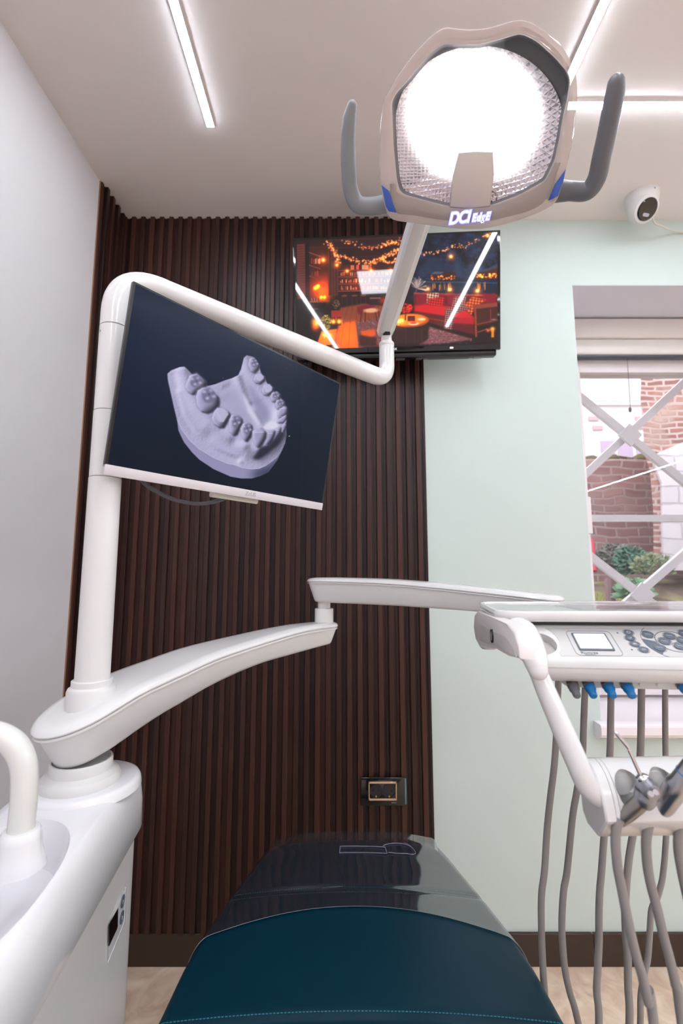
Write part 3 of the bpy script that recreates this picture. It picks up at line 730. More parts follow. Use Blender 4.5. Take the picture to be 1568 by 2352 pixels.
# --- winter lounge picture on the television, picture units = 1568 x 1161
def lounge_picture():
    p = Pic(1568, 1161, 0.5, (22, 10, 10))
    N = p.blur(RNG.normal(size=p.xx.shape), 3); N /= N.std()
    N2 = p.blur(RNG.normal(size=p.xx.shape), 12); N2 /= N2.std()
    night = p.blur(p.mask([(860, 60), (1500, 60), (1500, 560), (860, 560)]), 20)
    sky = np.array((14, 24, 44)) * (1 + 0.35 * N2 + 0.15 * N)[..., None]
    p.a = p.a * (1 - night[..., None]) + sky * night[..., None]
    # timber ceiling, cabin wall
    p.poly([(100, 100), (870, 80), (870, 300), (330, 300), (100, 140)], (34, 14, 14), 6)
    for y in (125, 180, 250): p.line(350, y + 10, 860, y - 12, 9, (66, 26, 22), .7)
    p.line(330, 120, 420, 330, 22, (64, 27, 24), .8)
    p.box(100, 155, 162, 540, (96, 40, 34), .9, 4)
    for i in range(22):
        p.line(103, 160 + i * 17, 158, 156 + i * 17, 3, (38, 14, 14), .8)
    p.box(158, 140, 188, 600, (14, 10, 14), 1, 2)
    p.box(188, 170, 330, 570, (58, 20, 14), 1, 4)
    p.glow(285, 500, 55, (200, 70, 8)); p.glow(240, 470, 70, (110, 30, 2)); p.glow(300, 420, 60, (80, 16, 0))
    for y in (235, 322, 398): p.line(188, y - 18, 265, y + 10, 8, (128, 50, 26), .9)
    for i in range(26):
        x = 195 + random.random() * 70; y = random.choice([285, 375, 290]); p.box(x, y - 22 - random.random() * 10, x + 7, y + 10, random.choice([(190, 150, 130), (150, 40, 30), (90, 60, 50)]), .8)
    for x, y in ((238, 455), (250, 448), (226, 462), (268, 527), (292, 527)): p.glow(x, y, 9, (255, 190, 60)); p.glow(x, y + 10, 12, (190, 80, 0))
    p.line(190, 560, 322, 555, 8, (170, 72, 24), .9); p.box(196, 566, 300, 640, (26, 10, 12), .95, 2)
    for i in range(6): p.box(200 + i * 9, 533, 207 + i * 9, 560, [(150, 120, 104), (90, 30, 26)][i % 2], .8)
    p.box(318, 180, 388, 520, (60, 25, 22), .85, 3)
    for x in (322, 345, 362, 384): p.line(x, 180, x + 2, 520, 5, (110, 48, 34), .7)
    # back bar with bottles
    p.box(386, 300, 780, 500, (46, 17, 17), 1, 4)
    for y in (345, 390, 440, 490):
        p.line(390, y, 780, y, 6, (112, 44, 24), .9)
    for y, n in ((383, 30), (432, 40), (482, 40)):
        for i in range(n):
            x = 400 + random.random() * 350; h = random.uniform(14, 30)
            p.box(x, y - h, x + random.uniform(4, 9), y, random.choice([(214, 116, 70), (176, 72, 40), (232, 170, 130), (120, 56, 40)]), .8)
    for x, wd, c in ((475, 24, (176, 96, 70)), (512, 20, (214, 60, 44)), (552, 46, (196, 128, 96)), (600, 20, (140, 60, 40))): p.box(x, 308, x + wd, 342, c, .9, 1)
    p.glow(560, 440, 120, (60, 20, 4))
    p.box(384, 492, 790, 590, (26, 11, 13), 1, 3)
    for x in (430, 500, 560): p.ell(x, 522, 22, 7, (112, 44, 32)); p.line(x - 14, 526, x - 18, 580, 4, (70, 28, 24)); p.line(x + 14, 526, x + 18, 580, 4, (70, 28, 24))
    # floor
    p.poly([(400, 605), (560, 580), (720, 600), (740, 900), (330, 900), (385, 740)], (120, 54, 34), 4)
    for i in range(9): p.line(420 + i * 34, 600, 300 + i * 62, 890, 3, (66, 26, 18), .6)
    p.poly([(400, 715), (508, 700), (530, 895), (378, 895), (370, 800)], (222, 88, 18), 8)
    p.glow(450, 800, 90, (70, 24, 0))
    for x0, x1 in ((425, 400), (470, 455)): p.line(x0, 700, x1, 890, 3, (130, 46, 10), .8)
    p.poly([(508, 712), (690, 675), (700, 860), (560, 892), (524, 885)], (104, 62, 62), 3)
    for i in range(160): p.ell(random.uniform(520, 690), random.uniform(690, 880), random.uniform(4, 10), 3.5, random.choice([(150, 110, 104), (70, 24, 30), (128, 40, 44)]), .5, .6)
    p.poly([(540, 770), (640, 760), (645, 800), (600, 830), (545, 800)], (206, 78, 26), 4); p.poly([(528, 800), (650, 820), (650, 880), (535, 880)], (44, 16, 16), 5, .8)
    # stool with blanket
    for x0, x1 in ((548, 540), (575, 572), (640, 655), (662, 672)): p.line(x0, 630, x1, 705, 5, (34, 16, 16))
    p.ell(612, 628, 66, 22, (206, 148, 108), .5); p.poly([(516, 605), (560, 590), (640, 592), (640, 606), (560, 620), (540, 660), (522, 645)], (104, 16, 30), 3)
    p.box(600, 545, 690, 592, (40, 18, 26), .9, 3); p.box(604, 536, 680, 550, (120, 76, 66), .8, 2); p.glow(700, 560, 26, (120, 30, 10))
    # stove, plant, lanterns at the lower edge of the room
    p.box(92, 560, 205, 900, (13, 9, 12), .95, 6); p.ell(225, 612, 36, 9, (96, 44, 34), .4); p.box(196, 612, 258, 700, (28, 16, 18), .9, 3)
    p.glow(232, 700, 30, (255, 160, 40)); p.glow(238, 715, 20, (120, 60, 30)); p.glow(225, 740, 26, (160, 50, 0))
    for i in range(260):
        a, r = random.uniform(0, 2 * PI), random.random() ** .5; p.ell(300 + 38 * r * math.cos(a), 705 + 52 * r * math.sin(a), 5, 5, random.choice([(150, 120, 40), (96, 84, 30), (206, 170, 84), (60, 56, 24)]), .5, .8)
    for i in range(70):
        a, r = random.uniform(0, 2 * PI), random.random() ** .5; p.ell(372 + 26 * r * math.cos(a), 580 + 30 * r * math.sin(a), 4, 4, random.choice([(140, 104, 60), (90, 70, 44)]), .5, .8)
    p.box(336, 622, 410, 690, (150, 36, 22), .95, 3)
    for x, y in ((352, 700), (392, 700)):
        p.box(x - 15, y - 32, x + 15, y + 30, (50, 16, 10), .8, 2); p.glow(x, y, 17, (255, 170, 40)); p.glow(x, y + 4, 9, (120, 80, 60))
    p.poly([(270, 765), (378, 752), (352, 862), (230, 872)], (226, 106, 30), 3); p.glow(305, 800, 50, (80, 40, 0))
    for x, y in ((290, 790), (322, 800)): p.glow(x, y, 12, (255, 200, 90)); p.box(x - 7, y + 4, x + 7, y + 24, (250, 190, 110), .8, 2)
    # lake, houses, hills
    p.box(900, 430, 1500, 530, (15, 28, 50), .9, 8)
    p.poly([(940, 330), (1060, 250), (1130, 330), (1190, 280), (1260, 340), (1330, 300), (1330, 410), (940, 410)], (24, 40, 66), 14, .9)
    p.line(940, 432, 1490, 452, 10, (46, 68, 92), .8)
    for x in (1195, 1210): p.poly([(x, 275), (x + 30, 400), (x - 30, 400)], (34, 54, 78), 5, .7)
    p.poly([(1010, 380), (1050, 362), (1190, 372), (1200, 400), (1190, 422), (1020, 424)], (54, 26, 22), 4); p.poly([(1015, 382), (1052, 362), (1110, 366), (1100, 380)], (60, 92, 120), 3, .8)
    p.poly([(1290, 380), (1380, 355), (1480, 330), (1480, 425), (1300, 425)], (66, 30, 20), 4); p.poly([(1300, 372), (1420, 340), (1480, 305), (1480, 340), (1390, 368)], (42, 66, 92), 3, .8)
    for i in range(34): p.glow(random.uniform(1025, 1185), random.uniform(392, 420), 4.5, (220, 110, 30), .8)
    for i in range(44): p.glow(random.uniform(1335, 1465), random.uniform(385, 412), 5, (240, 130, 40), .8)
    for i in range(40):
        x = random.choice([1045, 1085, 1110, 1150, 1345, 1385]) + random.uniform(-12, 12); p.line(x, 440 + random.random() * 20, x, 475 + random.random() * 30, 3.5, (214, 130, 54), .6)
    for i in range(260): p.ell(random.uniform(960, 1480), random.uniform(90, 520), 1.8, 1.8, (120, 150, 190), .5, random.uniform(.2, .8))
    # pampas plume
    for i in range(46):
        a = random.uniform(-PI, 0.4); L = random.uniform(40, 78); p.line(930, 480, 930 + L * math.cos(a) * .85, 470 + L * math.sin(a), 5, random.choice([(150, 128, 122), (186, 164, 152), (110, 90, 92)]), .75)
    p.line(930, 480, 905, 540, 8, (96, 60, 56), .9)
    # sofa
    p.poly([(905, 508), (1472, 536), (1472, 552), (905, 522)], (156, 62, 46), 2)
    p.poly([(905, 520), (1472, 550), (1472, 660), (905, 606)], (92, 14, 28), 3)
    for x0, x1 in ((920, 1000), (1060, 1120), (1130, 1230), (1370, 1465)): p.poly([(x0, 522), (x1, 526), (x1 - 8, 600), (x0 + 4, 600)], (122, 16, 36), 5)
    p.poly([(910, 600), (1000, 592), (1150, 612), (1260, 640), (1310, 690), (1310, 720), (1160, 690), (910, 645)], (196, 20, 32), 4)
    p.poly([(905, 640), (1160, 690), (1310, 730), (1320, 820), (1160, 775), (905, 690)], (86, 14, 22), 4); p.line(905, 672, 1180, 730, 9, (132, 46, 28), .8)
    p.poly([(1170, 700), (1315, 690), (1315, 745), (1180, 730)], (168, 16, 32), 4)
    def plaid(poly, c1, c2, step, op=1.0):
        M = p.blur(p.mask(poly), 2)
        w = (np.sin((p.xx + p.yy * .15) * 2 * PI / step) > 0).astype(float) * .5 + (np.sin((p.yy - p.xx * .15) * 2 * PI / step) > 0) * .5
        col = np.array(c1) * (1 - w[..., None]) + np.array(c2) * w[..., None]; M = M[..., None] * op
        p.a = p.a * (1 - M) + col * M
    plaid([(998, 516), (1076, 512), (1072, 595), (994, 592)], (226, 190, 160), (96, 40, 34), 19)
    plaid([(1006, 552), (1116, 546), (1108, 606), (1002, 600)], (216, 40, 34), (110, 10, 22), 17)
    plaid([(1180, 545), (1262, 545), (1250, 625), (1165, 612)], (196, 130, 112), (70, 26, 30), 16)
    plaid([(1250, 605), (1300, 545), (1398, 570), (1334, 612), (1296, 676), (1270, 650)], (232, 116, 40), (128, 20, 24), 20)
    plaid([(1120, 625), (1240, 610), (1300, 628), (1180, 668), (1165, 780), (1112, 770)], (170, 110, 104), (60, 22, 28), 15)
    p.poly([(1302, 606), (1474, 590), (1474, 622), (1312, 640)], (128, 56, 44), 2)
    p.poly([(1312, 636), (1474, 620), (1474, 730), (1420, 745), (1340, 760), (1318, 700)], (62, 24, 22), 3)
    p.line(1322, 640, 1328, 828, 14, (134, 54, 32)); p.line(1330, 745, 1470, 715, 10, (110, 44, 30)); p.line(1425, 640, 1425, 730, 7, (120, 52, 36), .8); p.line(1340, 800, 1400, 780, 10, (140, 54, 30), .8)
    # rug before the sofa
    p.poly([(940, 880), (1010, 750), (1160, 800), (1310, 850), (1180, 868), (990, 886)], (116, 70, 76), 4)
    for i in range(200):
        x, y = random.uniform(950, 1300), random.uniform(760, 885)
        if y > 750 + (x - 1010) * .33 and y < 885: p.ell(x, y, random.uniform(4, 12), 3.5, random.choice([(168, 120, 116), (120, 22, 40), (60, 30, 44), (186, 150, 140)]), .5, .6)
    # round table
    p.poly([(752, 720), (1008, 720), (1004, 840), (960, 870), (800, 872), (752, 850)], (40, 18, 20), 4)
    for x in (790, 850, 910, 960): p.line(x, 745, x, 865, 5, (70, 32, 32), .6)
    p.ell(882, 706, 132, 50, (150, 58, 18), .08); p.ell(882, 700, 130, 48, (232, 118, 34), .3)
    p.glow(815, 715, 40, (90, 50, 10))
    for i in range(90):
        a, r = random.uniform(0, 2 * PI), random.random() ** .5; p.ell(852 + 46 * r * math.cos(a), 618 + 34 * r * math.sin(a), 7, 7, random.choice([(214, 24, 22), (150, 10, 16), (236, 60, 40)]), .4, .85)
    p.line(850, 645, 848, 700, 9, (74, 30, 20), .9); p.box(862, 672, 915, 712, (92, 20, 22), .95, 3)
    p.ell(905, 728, 42, 15, (214, 178, 140), .3); p.ell(903, 722, 28, 11, (216, 70, 22), .4); p.ell(958, 698, 34, 12, (232, 190, 140), .35)
    for x, y in ((800, 712), (822, 706)): p.glow(x, y, 11, (255, 220, 120)); p.box(x - 8, y + 4, x + 8, y + 28, (252, 180, 80), .85, 2)
    p.glow(1438, 780, 16, (255, 180, 60)); p.box(1428, 782, 1450, 842, (236, 136, 30), .85, 4); p.glow(1408, 790, 12, (190, 90, 20)); p.ell(1445, 712, 20, 6, (120, 130, 150), .4, .7)
    p.poly([(560, 885), (1290, 876), (1480, 860), (1480, 905), (560, 905)], (12, 8, 12), 6)
    # string lights and lamps
    def string(pts, n, sp):
        q = np.array(pts, float); s = np.concatenate([[0], np.cumsum(np.hypot(*np.diff(q, axis=0).T))])
        for t in np.linspace(0, s[-1], n):
            x, y = np.interp(t, s, q[:, 0]) + random.gauss(0, sp), np.interp(t, s, q[:, 1]) + random.gauss(0, sp)
            p.glow(x, y, 8, (120, 50, 12), .6); p.ell(x, y, 4.6, 4.6, random.choice([(255, 190, 130), (238, 160, 96), (214, 128, 72)]), .5, .95)
    string([(315, 145), (345, 185), (372, 232), (392, 290)], 46, 7)
    string([(395, 235), (440, 255), (500, 275), (560, 288), (620, 282), (680, 265), (740, 235), (800, 205)], 80, 9)
    string([(420, 145), (480, 150), (520, 160), (560, 185), (600, 190), (655, 185), (700, 168), (760, 158), (830, 140)], 46, 9)
    string([(620, 300), (690, 268), (760, 235), (830, 190)], 40, 8); string([(690, 180), (740, 165), (810, 155)], 30, 9); string([(690, 270), (715, 292), (770, 290), (785, 265)], 26, 5)
    string([(905, 215), (960, 225), (1000, 238), (1090, 222), (1140, 195), (1200, 178), (1270, 188)], 46, 8); string([(1280, 175), (1330, 150), (1400, 112), (1440, 95)], 14, 7)
    for x, y, r in ((285, 270, 15), (380, 306, 11), (450, 350, 10), (615, 348, 10), (750, 350, 10), (1160, 258, 13), (1003, 485, 12), (1152, 492, 13), (1337, 505, 15), (1408, 112, 11)):
        p.glow(x, y, r * 2.2, (190, 80, 10), .8); p.glow(x, y, r * .8, (220, 180, 110))
    return p
# ------------------------------------------------------------------ television
TVN = Vector((-0.0545, -0.988, -0.146)).normalized(); TVP = Vector((0.19, 1.53, 2.265))
TTL, TTR, TBL = (onplane(x, y, TVP, TVN) for x, y in ((672, 547), (1149, 528), (671, 814)))
ta = (TTR - TTL); tw = ta.length; ta.normalize()
tb = (TBL - TTL); tb = (tb - ta * tb.dot(ta)); th = tb.length; tb.normalize()
tn = tb.cross(ta)                       # out of the screen, towards the room
if tn.y > 0: tn = -tn
def T(a, b, n=0.0): return TTL + ta * (a * tw) + tb * (b * th) + tn * n
tv = thing('television', 'flat television tilted down on the slatted panel showing a candlelit red sofa lounge', 'television', (TTL + TTR) / 2 + tb * th)
def slab(a0, b0, a1, b1, n0, n1, bev=0.0, f=T):
    bm = bmesh.new()
    P = [f(a0, b0, n0), f(a1, b0, n0), f(a1, b1, n0), f(a0, b1, n0)]
    add_prism(bm, P, f(0, 0, n1) - f(0, 0, n0), 0)
    if bev: bmesh.ops.bevel(bm, geom=bm.edges[:], offset=bev, segments=2, profile=0.5, affect='EDGES')
    return bm
obj('bezel', slab(0, 0, 1, 1, -0.014, 0.0, 0.002), BLACK_GL, tv)
bm = bmesh.new()
R0 = [T(a, b, -0.014) for a, b in ((0.03, 0.1), (0.97, 0.1), (0.985, 0.985), (0.015, 0.985))]
R1 = [T(a, b, -0.05) for a, b in ((0.09, 0.2), (0.91, 0.2), (0.93, 0.95), (0.07, 0.95))]
R2 = [T(a, b, -0.062) for a, b in ((0.13, 0.28), (0.87, 0.28), (0.9, 0.9), (0.1, 0.9))]
add_loft(bm, [R0, R1, R2])
bk = obj('rear_housing', bm, BLACK, tv, smooth=False)
obj('lower_shroud', slab(0.012, 0.985, 0.985, 1.045, -0.045, -0.010, 0.006), BLACK, tv)
for a0, a1 in ((0.5, 0.545), (0.6, 0.63), (0.66, 0.86), (0.88, 0.92)):
    obj('port', slab(a0, 1.0455, a1, 1.0475, -0.04, -0.018), GREY_DK if a0 != 0.66 else BLACK, tv, smooth=False)
obj('wall_bracket', box((0.1, 1.585, 2.18), (0.3, 1.6826, 2.36), 0.004), BLACK, tv)
TVS = screen_mat('television_screen', 1.4, 0.03, 0.6)
pic = lounge_picture()
s0, s1, v0, v1 = 0.012, 0.985, 0.02, 0.958
# where the picture units fall on the panel
def tvmap(U, V): return 92 + U * (1472 - 92), 112 + V * (890 - 112) - 26 * (U - 0.5) * (1 - V) * 1.6
screen_obj('screen', T(s0, v0, 0.0004), T(s1, v0, 0.0004), T(s0, v1, 0.0004), 460, 250, pic, tvmap, TVS, tv)
text_obj('logo', 'VOX', 0.012, T(0.487, 0.978, 0.0006), ta, -tb, emit('white_mark', (235, 238, 245), 0.5), tv)
obj('status_light', slab(0.759, 0.972, 0.775, 0.986, 0.0002, 0.0008), emit('standby_light', (236, 226, 210), 0.8), tv, smooth=False)

# ------------------------------------------------------------------ monitor on the lamp post
MTL, MTR, MBL = (EYE + (Vector(p) - EYE) * 0.962 for p in ((-0.3489, 0.7251, 1.7685), (-0.0022, 1.1392, 1.7620), (-0.3966, 0.7605, 1.4445)))
ma = MTR - MTL; mw = ma.length; ma.normalize()
mb = MBL - MTL; mb = mb - ma * mb.dot(ma); mh = mb.length; mb.normalize()
mn = ma.cross(-mb)
if mn.y > 0: mn = -mn
def Mo(a, b, n=0.0): return MTL + ma * (a * mw) + mb * (b * mh) + mn * n
mo = thing('monitor', 'slim computer monitor with silver chin showing a grey lower jaw scan', 'monitor', Mo(0.5, 1, -0.01))
obj('bezel', slab(0, 0, 1, 0.962, -0.009, 0.0, 0.001, Mo), BLACK, mo)
obj('chin', slab(0.0, 0.9455, 1, 1, -0.010, 0.0012, 0.0012, Mo), mat('silver_plastic', (214, 208, 212), 0.32), mo, label='silver bottom strip with grey lettering')
obj('rear_housing', slab(0.2, 0.3, 0.8, 0.85, -0.035, -0.009, 0.006, Mo), BLACK, mo)
MS = screen_mat('monitor_screen', 1.0, 0.16, 0.08)
jp = jaw_picture()
def momap(U, V):
    a, b = 0.008 + U * 0.984, 0.012 + V * 0.931
    A = np.array(MTL)[None, None] + a[..., None] * np.array(ma) * mw + b[..., None] * np.array(mb) * mh - np.array(EYE)
    Z = A[..., 1] * CT + A[..., 2] * ST; v = -A[..., 1] * ST + A[..., 2] * CT
    X, Y = PCX + F_PX * A[..., 0] / Z, PCY - F_PX * v / Z
    return (X - 360) * 4.6118, (Y - 780) * 4.6118
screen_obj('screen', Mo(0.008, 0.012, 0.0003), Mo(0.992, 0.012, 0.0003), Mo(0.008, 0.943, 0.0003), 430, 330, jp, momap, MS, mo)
text_obj('logo', 'ZeUS', 0.0125, Mo(0.57, 0.972, 0.0016), ma, -mb, mat('grey_mark', (176, 172, 176), 0.5), mo, font_scale_x=0.95)
obj('sensor_bar', slab(0.41, 0.985, 0.635, 1.03, -0.024, -0.011, 0.003, Mo), mat('ivory_plastic', (206, 202, 192), 0.4), mo)
# arm plate from the monitor to the post
obj('mounting_arm', tube([Mo(0.22, 0.55, -0.034), Vector((-0.365, 0.81, 1.60)), Vector((-0.39, 0.80, 1.60))], 0.014, smooth=False), WHITE_SOFT, mo)
cab = solo('monitor_cable', tube([Mo(0.12, 0.93, -0.014), at(330, 1108, 0.87), at(365, 1132, 0.90), at(405, 1149, 0.925), at(450, 1157, 0.945), at(485, 1154, 0.955), at(520, 1143, 0.975), Mo(0.56, 0.93, -0.018)], 0.0042, seg=14), mat('grey_cable', (92, 92, 98), 0.45),
           'grey cable drooping below the monitor from its silver chin', 'cable')

# ------------------------------------------------------------------ dome camera
cc = Vector((1.128, 1.585, HC))
cw = thing('security_camera', 'white dome security camera with a black face on the ceiling', 'camera', cc)
obj('base_ring', lathe([(0.058, 0), (0.058, -0.006), (0.056, -0.022), (0.05, -0.034), (0.03, -0.036)], cc, seg=48), WHITE_SOFT, cw)
d = (Vector((0.86, 0.55, 1.9)) - (cc + Vector((0, 0, -0.05)))).normalized(); c0 = cc + Vector((0.0, 0, -0.048))
d = Vector((0.12, -0.62, -0.62)).normalized()
prof = [(0.052 * math.sin(t), 0.052 * -math.cos(t)) for t in np.linspace(0.02, PI * 0.66, 18)]
obj('eyeball', lathe(prof + [(0.040, 0.0275), (0.036, 0.0278)], c0, d, 48), WHITE_SOFT, cw)
obj('lens_face', lathe([(0.0375, 0.026), (0.0375, 0.0295), (0.034, 0.0325), (0.001, 0.034)], c0, d, 40), BLACK_GL, cw)
rr = Vector((1, 0, 0)); uu = (Vector((0, 0, 1)) - d * d.z).normalized(); rr = uu.cross(d).normalized() * -1
bm = bmesh.new()
add_prism(bm, [c0 + d * 0.0325 + rr * x + uu * (y - 0.017) for x, y in rrect(0.026, 0.011, 0.005)], d * 0.0022)
obj('infrared_window', bm, mat('pale_lens', (168, 168, 178), 0.25), cw)
obj('cable', tube([cc + Vector((0.05, 0.02, -0.008)), at(1500, 508, 1.62), at(1520, 520, 1.64), at(1545, 530, 1.68), at(1580, 536, 1.694), Vector((1.6, 1.694, 2.575))], 0.0032, seg=10), mat('cream_cable', (206, 200, 190), 0.5), cw)
obj('screw', lathe([(0.0035, 0), (0.003, 0.0015), (0.0005, 0.0017)], cc + Vector((0.012, -0.055, -0.012)), (0.05, -1, -0.1), 12), GREY_PL, cw)

# ------------------------------------------------------------------ wall socket
sk = thing('wall_socket', 'double black wall socket in a gold trimmed black plate low on the slats', 'socket', (0.141, 1.683, 0.498))
PY = 1.6805
obj('plate', box((0.0645, PY - 0.006, 0.498), (0.2155, PY, 0.5885), 0.003), BLACK_GL, sk)
obj('shim', box((0.2135, PY - 0.0045, 0.503), (0.2195, PY + 0.001, 0.583), 0.0005), mat('teal_shim', (96, 140, 146), 0.4), sk, label='thin teal edge strip')
bm = bmesh.new()
for lo, hi in (((0.0915, 0.5695), (0.1865, 0.5755)), ((0.0915, 0.516), (0.1865, 0.522)), ((0.0915, 0.516), (0.0950, 0.5755)), ((0.1830, 0.516), (0.1865, 0.5755))):
    add_box(bm, (lo[0], PY - 0.0085, lo[1]), (hi[0], PY - 0.006, hi[1]), 0.0006, seg=1)
obj('trim_frame', bm, GOLD, sk, smooth=False)
for cx in (0.1165, 0.1610):
    c = Vector((cx, PY - 0.0065, 0.546))
    s = obj('outlet', lathe([(0.0215, 0), (0.0215, 0.003), (0.0195, 0.003), (0.0185, 0.0002), (0.001, 0.0002)], c, (0, -1, 0), 40), mat('charcoal_socket', (30, 31, 36), 0.35), sk)
    bm = bmesh.new()
    for dx in (-0.0095, 0.0095): add_lathe(bm, [(0.0028, 0), (0.0028, 0.0004), (0.0005, 0.0005)], c + Vector((dx, -0.0003, 0.001)), (0, -1, 0), 14)
    obj('pin_hole', bm, BLACK, s)
    obj('earth_clip', box(c + Vector((-0.0022, -0.003, -0.0195)), c + Vector((0.0022, 0, -0.0145)), 0.0006), BRASS, s)
text_obj('logo', 'Schneider', 0.0042, (0.177, PY - 0.0063, 0.5085), (1, 0, 0), (0, 0, 1), mat('pale_mark', (170, 166, 170), 0.5), sk)

# ------------------------------------------------------------------ ceiling light strips
LED = emit('led_strip', (237, 245, 255), 67.0)
def strip(x0, y0, x1, y1, label):
    hw, hh = 0.012, 0.012
    t = thing('ceiling_light', label, 'ceiling light', ((x0 + x1) / 2, (y0 + y1) / 2, HC), 'linear ceiling lights')
    along_x = abs(x1 - x0) > abs(y1 - y0)
    lo = Vector((min(x0, x1), min(y0, y1), HC - hh)); hi = Vector((max(x0, x1), max(y0, y1), HC))
    if along_x: lo.y -= hw; hi.y += hw
    else: lo.x -= hw; hi.x += hw
    e = Vector((0.002, 0.002, 0))
    obj('diffuser', box(lo + Vector((0.001, 0.001, 0)), hi - Vector((0.001, 0.001, 0.0100)), 0.0), LED, t, smooth=False)
    obj('mounting_rail', box(lo + Vector((0.0, 0.0, 0.0016)), hi, 0.0), WHITE_SOFT, t, smooth=False)
    return t
strip(-0.4115, 1.2977, -0.4115, -2.2, 'long glowing ceiling light strip nearest the pale grey wall')
strip(0.645, 1.218, 0.645, -1.01, 'glowing ceiling light strip running past the dental lamp towards its rear')
strip(0.661, 1.230, 1.594, 1.230, 'glowing ceiling light strip crossing behind the dark grey lamp handle')
strip(1.61, 1.14, 1.61, -2.2, 'ceiling light strip mirrored as a short bright slash high in the window glass')
strip(4.33, -1.4, 4.33, -4.3, 'distant ceiling light strip mirrored as a long slanting line in the window')
pl = thing('ceiling_or_fill_panel', 'rectangular glowing ceiling panel above the chair, mirrored white in the television', 'ceiling light', (0.09, 0.27, HC))
obj('diffuser', box((-0.02, 0.06, HC - 0.012), (0.2, 0.48, HC - 0.006), 0.001), emit('panel_diffuser', (237, 245, 255), 17.0), pl)
obj('frame', box((-0.03, 0.05, HC - 0.0075), (0.21, 0.49, HC), 0.001), WHITE_SOFT, pl)
pl2 = thing('ceiling_or_fill_panel', 'added fill light panel on the unseen ceiling behind the viewer', 'ceiling light', (1.7, -2.9, HC))  # added unseen emitter, gives the whole room more fill light
obj('diffuser', box((0.2, -3.2, HC - 0.012), (3.2, -2.6, HC - 0.006), 0.001), emit('fill_glow_far', (237, 245, 255), 10.0), pl2)
obj('frame', box((0.185, -3.215, HC - 0.0075), (3.215, -2.585, HC), 0.001), WHITE_SOFT, pl2)
pl3 = thing('ceiling_or_fill_panel', 'added fill light panel on the unseen ceiling beyond the console', 'ceiling light', (4.7, 0.0, HC))  # added unseen emitter, side fill for the cabinet and pale wall
obj('diffuser', box((4.4, -1.2, HC - 0.012), (5.0, 1.2, HC - 0.006), 0.001), emit('fill_glow_side', (237, 245, 255), 18.0), pl3)
obj('frame', box((4.385, -1.215, HC - 0.0075), (5.015, 1.215, HC), 0.001), WHITE_SOFT, pl3)
# ------------------------------------------------------------------ curved arms
def arm_outline(L, w0, w1, n_side=26, n_end=12, shrink=0.0):
    """symmetric plan outline: list of (t, o); first half near side, second half far side mirrored"""
    near = []
    a, b = w0 - shrink, w1 - shrink
    for k in range(n_end): 
        th = PI / 2 * k / n_end; near.append((-a * math.cos(th), a * math.sin(th)))
    for k in range(n_side + 1):
        t = L * k / n_side; near.append((t, a + (b - a) * (3 * (t / L) ** 2 - 2 * (t / L) ** 3) if w0 > w1 * 1.3 else a + (b - a) * t / L))
    for k in range(1, n_end + 1):
        th = PI / 2 * k / n_end; near.append((L + b * math.sin(th), b * math.cos(th)))
    near[0] = (near[0][0], 1e-4); near[-1] = (near[-1][0], 1e-4)
    return near + [(t, -o) for t, o in reversed(near)]
def arm_mesh(org, d, n, layers):
    """layers: (outline, zfunc) from top to bottom; ends capped by strips across"""
    bm = bmesh.new(); R = []
    for out, zf in layers:
        R.append([bm.verts.new(Vector((org[0] + d[0] * t + n[0] * o, org[1] + d[1] * t + n[1] * o, zf(t)))) for t, o in out])
    m = len(R[0])
    for a, b in zip(R, R[1:]):
        for i in range(m): bm.faces.new((a[i], a[(i + 1) % m], b[(i + 1) % m], b[i]))
    for r in (R[0], R[-1]):
        h = m // 2
        for i in range(h - 1): bm.faces.new((r[i], r[i + 1], r[m - 2 - i], r[m - 1 - i]))
    return bm
# lower arm: hub over the cuspidor unit, end pivot under the upper arm
H1, E1 = Vector((-0.412, 0.78)), Vector((-0.046, 1.25))
d1 = (E1 - H1).normalized(); n1 = Vector((d1.y, -d1.x)); L1 = (E1 - H1).length
tz = [-0.08, -0.01, 0.016, 0.054, 0.097, 0.135, 0.213, 0.329, 0.474, 0.609, 0.65]
zz = [1.033, 1.0602, 1.0695, 1.0834, 1.0934, 1.1007, 1.1156, 1.1271, 1.1374, 1.1365, 1.1365]
bt = [-0.06, -0.03, 0.022, 0.071, 0.114, 0.153, 0.230, 0.346, 0.490, 0.612, 0.65]
bz = [0.985, 0.988, 1.0015, 1.0206, 1.0352, 1.0454, 1.0655, 1.0832, 1.0905, 1.0961, 1.098]
def smooth_fn(ts, zs):
    P = catmull([Vector((a, b, 0)) for a, b in zip(ts, zs)], 6); X = [p.x for p in P]; Z = [p.y for p in P]
    return lambda t: float(np.interp(t, X, Z))
zl, zb = smooth_fn(tz, zz), smooth_fn(bt, bz)
sw = thing('support_arm', 'white curved lower support arm rising from the cuspidor unit to its end pivot', 'arm', (H1.x, H1.y, 0.985))
O = lambda s: arm_outline(L1, 0.072, 0.037, shrink=s)
obj('top_cover', arm_mesh(H1, d1, n1, [(O(0.02), lambda t: zl(t) + 0.0145), (O(0.008), lambda t: zl(t) + 0.0135), (O(0.002), lambda t: zl(t) + 0.010), (O(0), lambda t: zl(t) + 0.0055), (O(0.0005), lambda t: zl(t) + 0.0035), (O(0.0045), lambda t: zl(t) + 0.0030), (O(0.0045), lambda t: zl(t) + 0.0015), (O(0.0015), lambda t: zl(t) + 0.0010), (O(0.0018), lambda t: zl(t) - 0.0025), (O(0.0085), lambda t: zl(t) - 0.0035)]), WHITE, sw, angle=32)
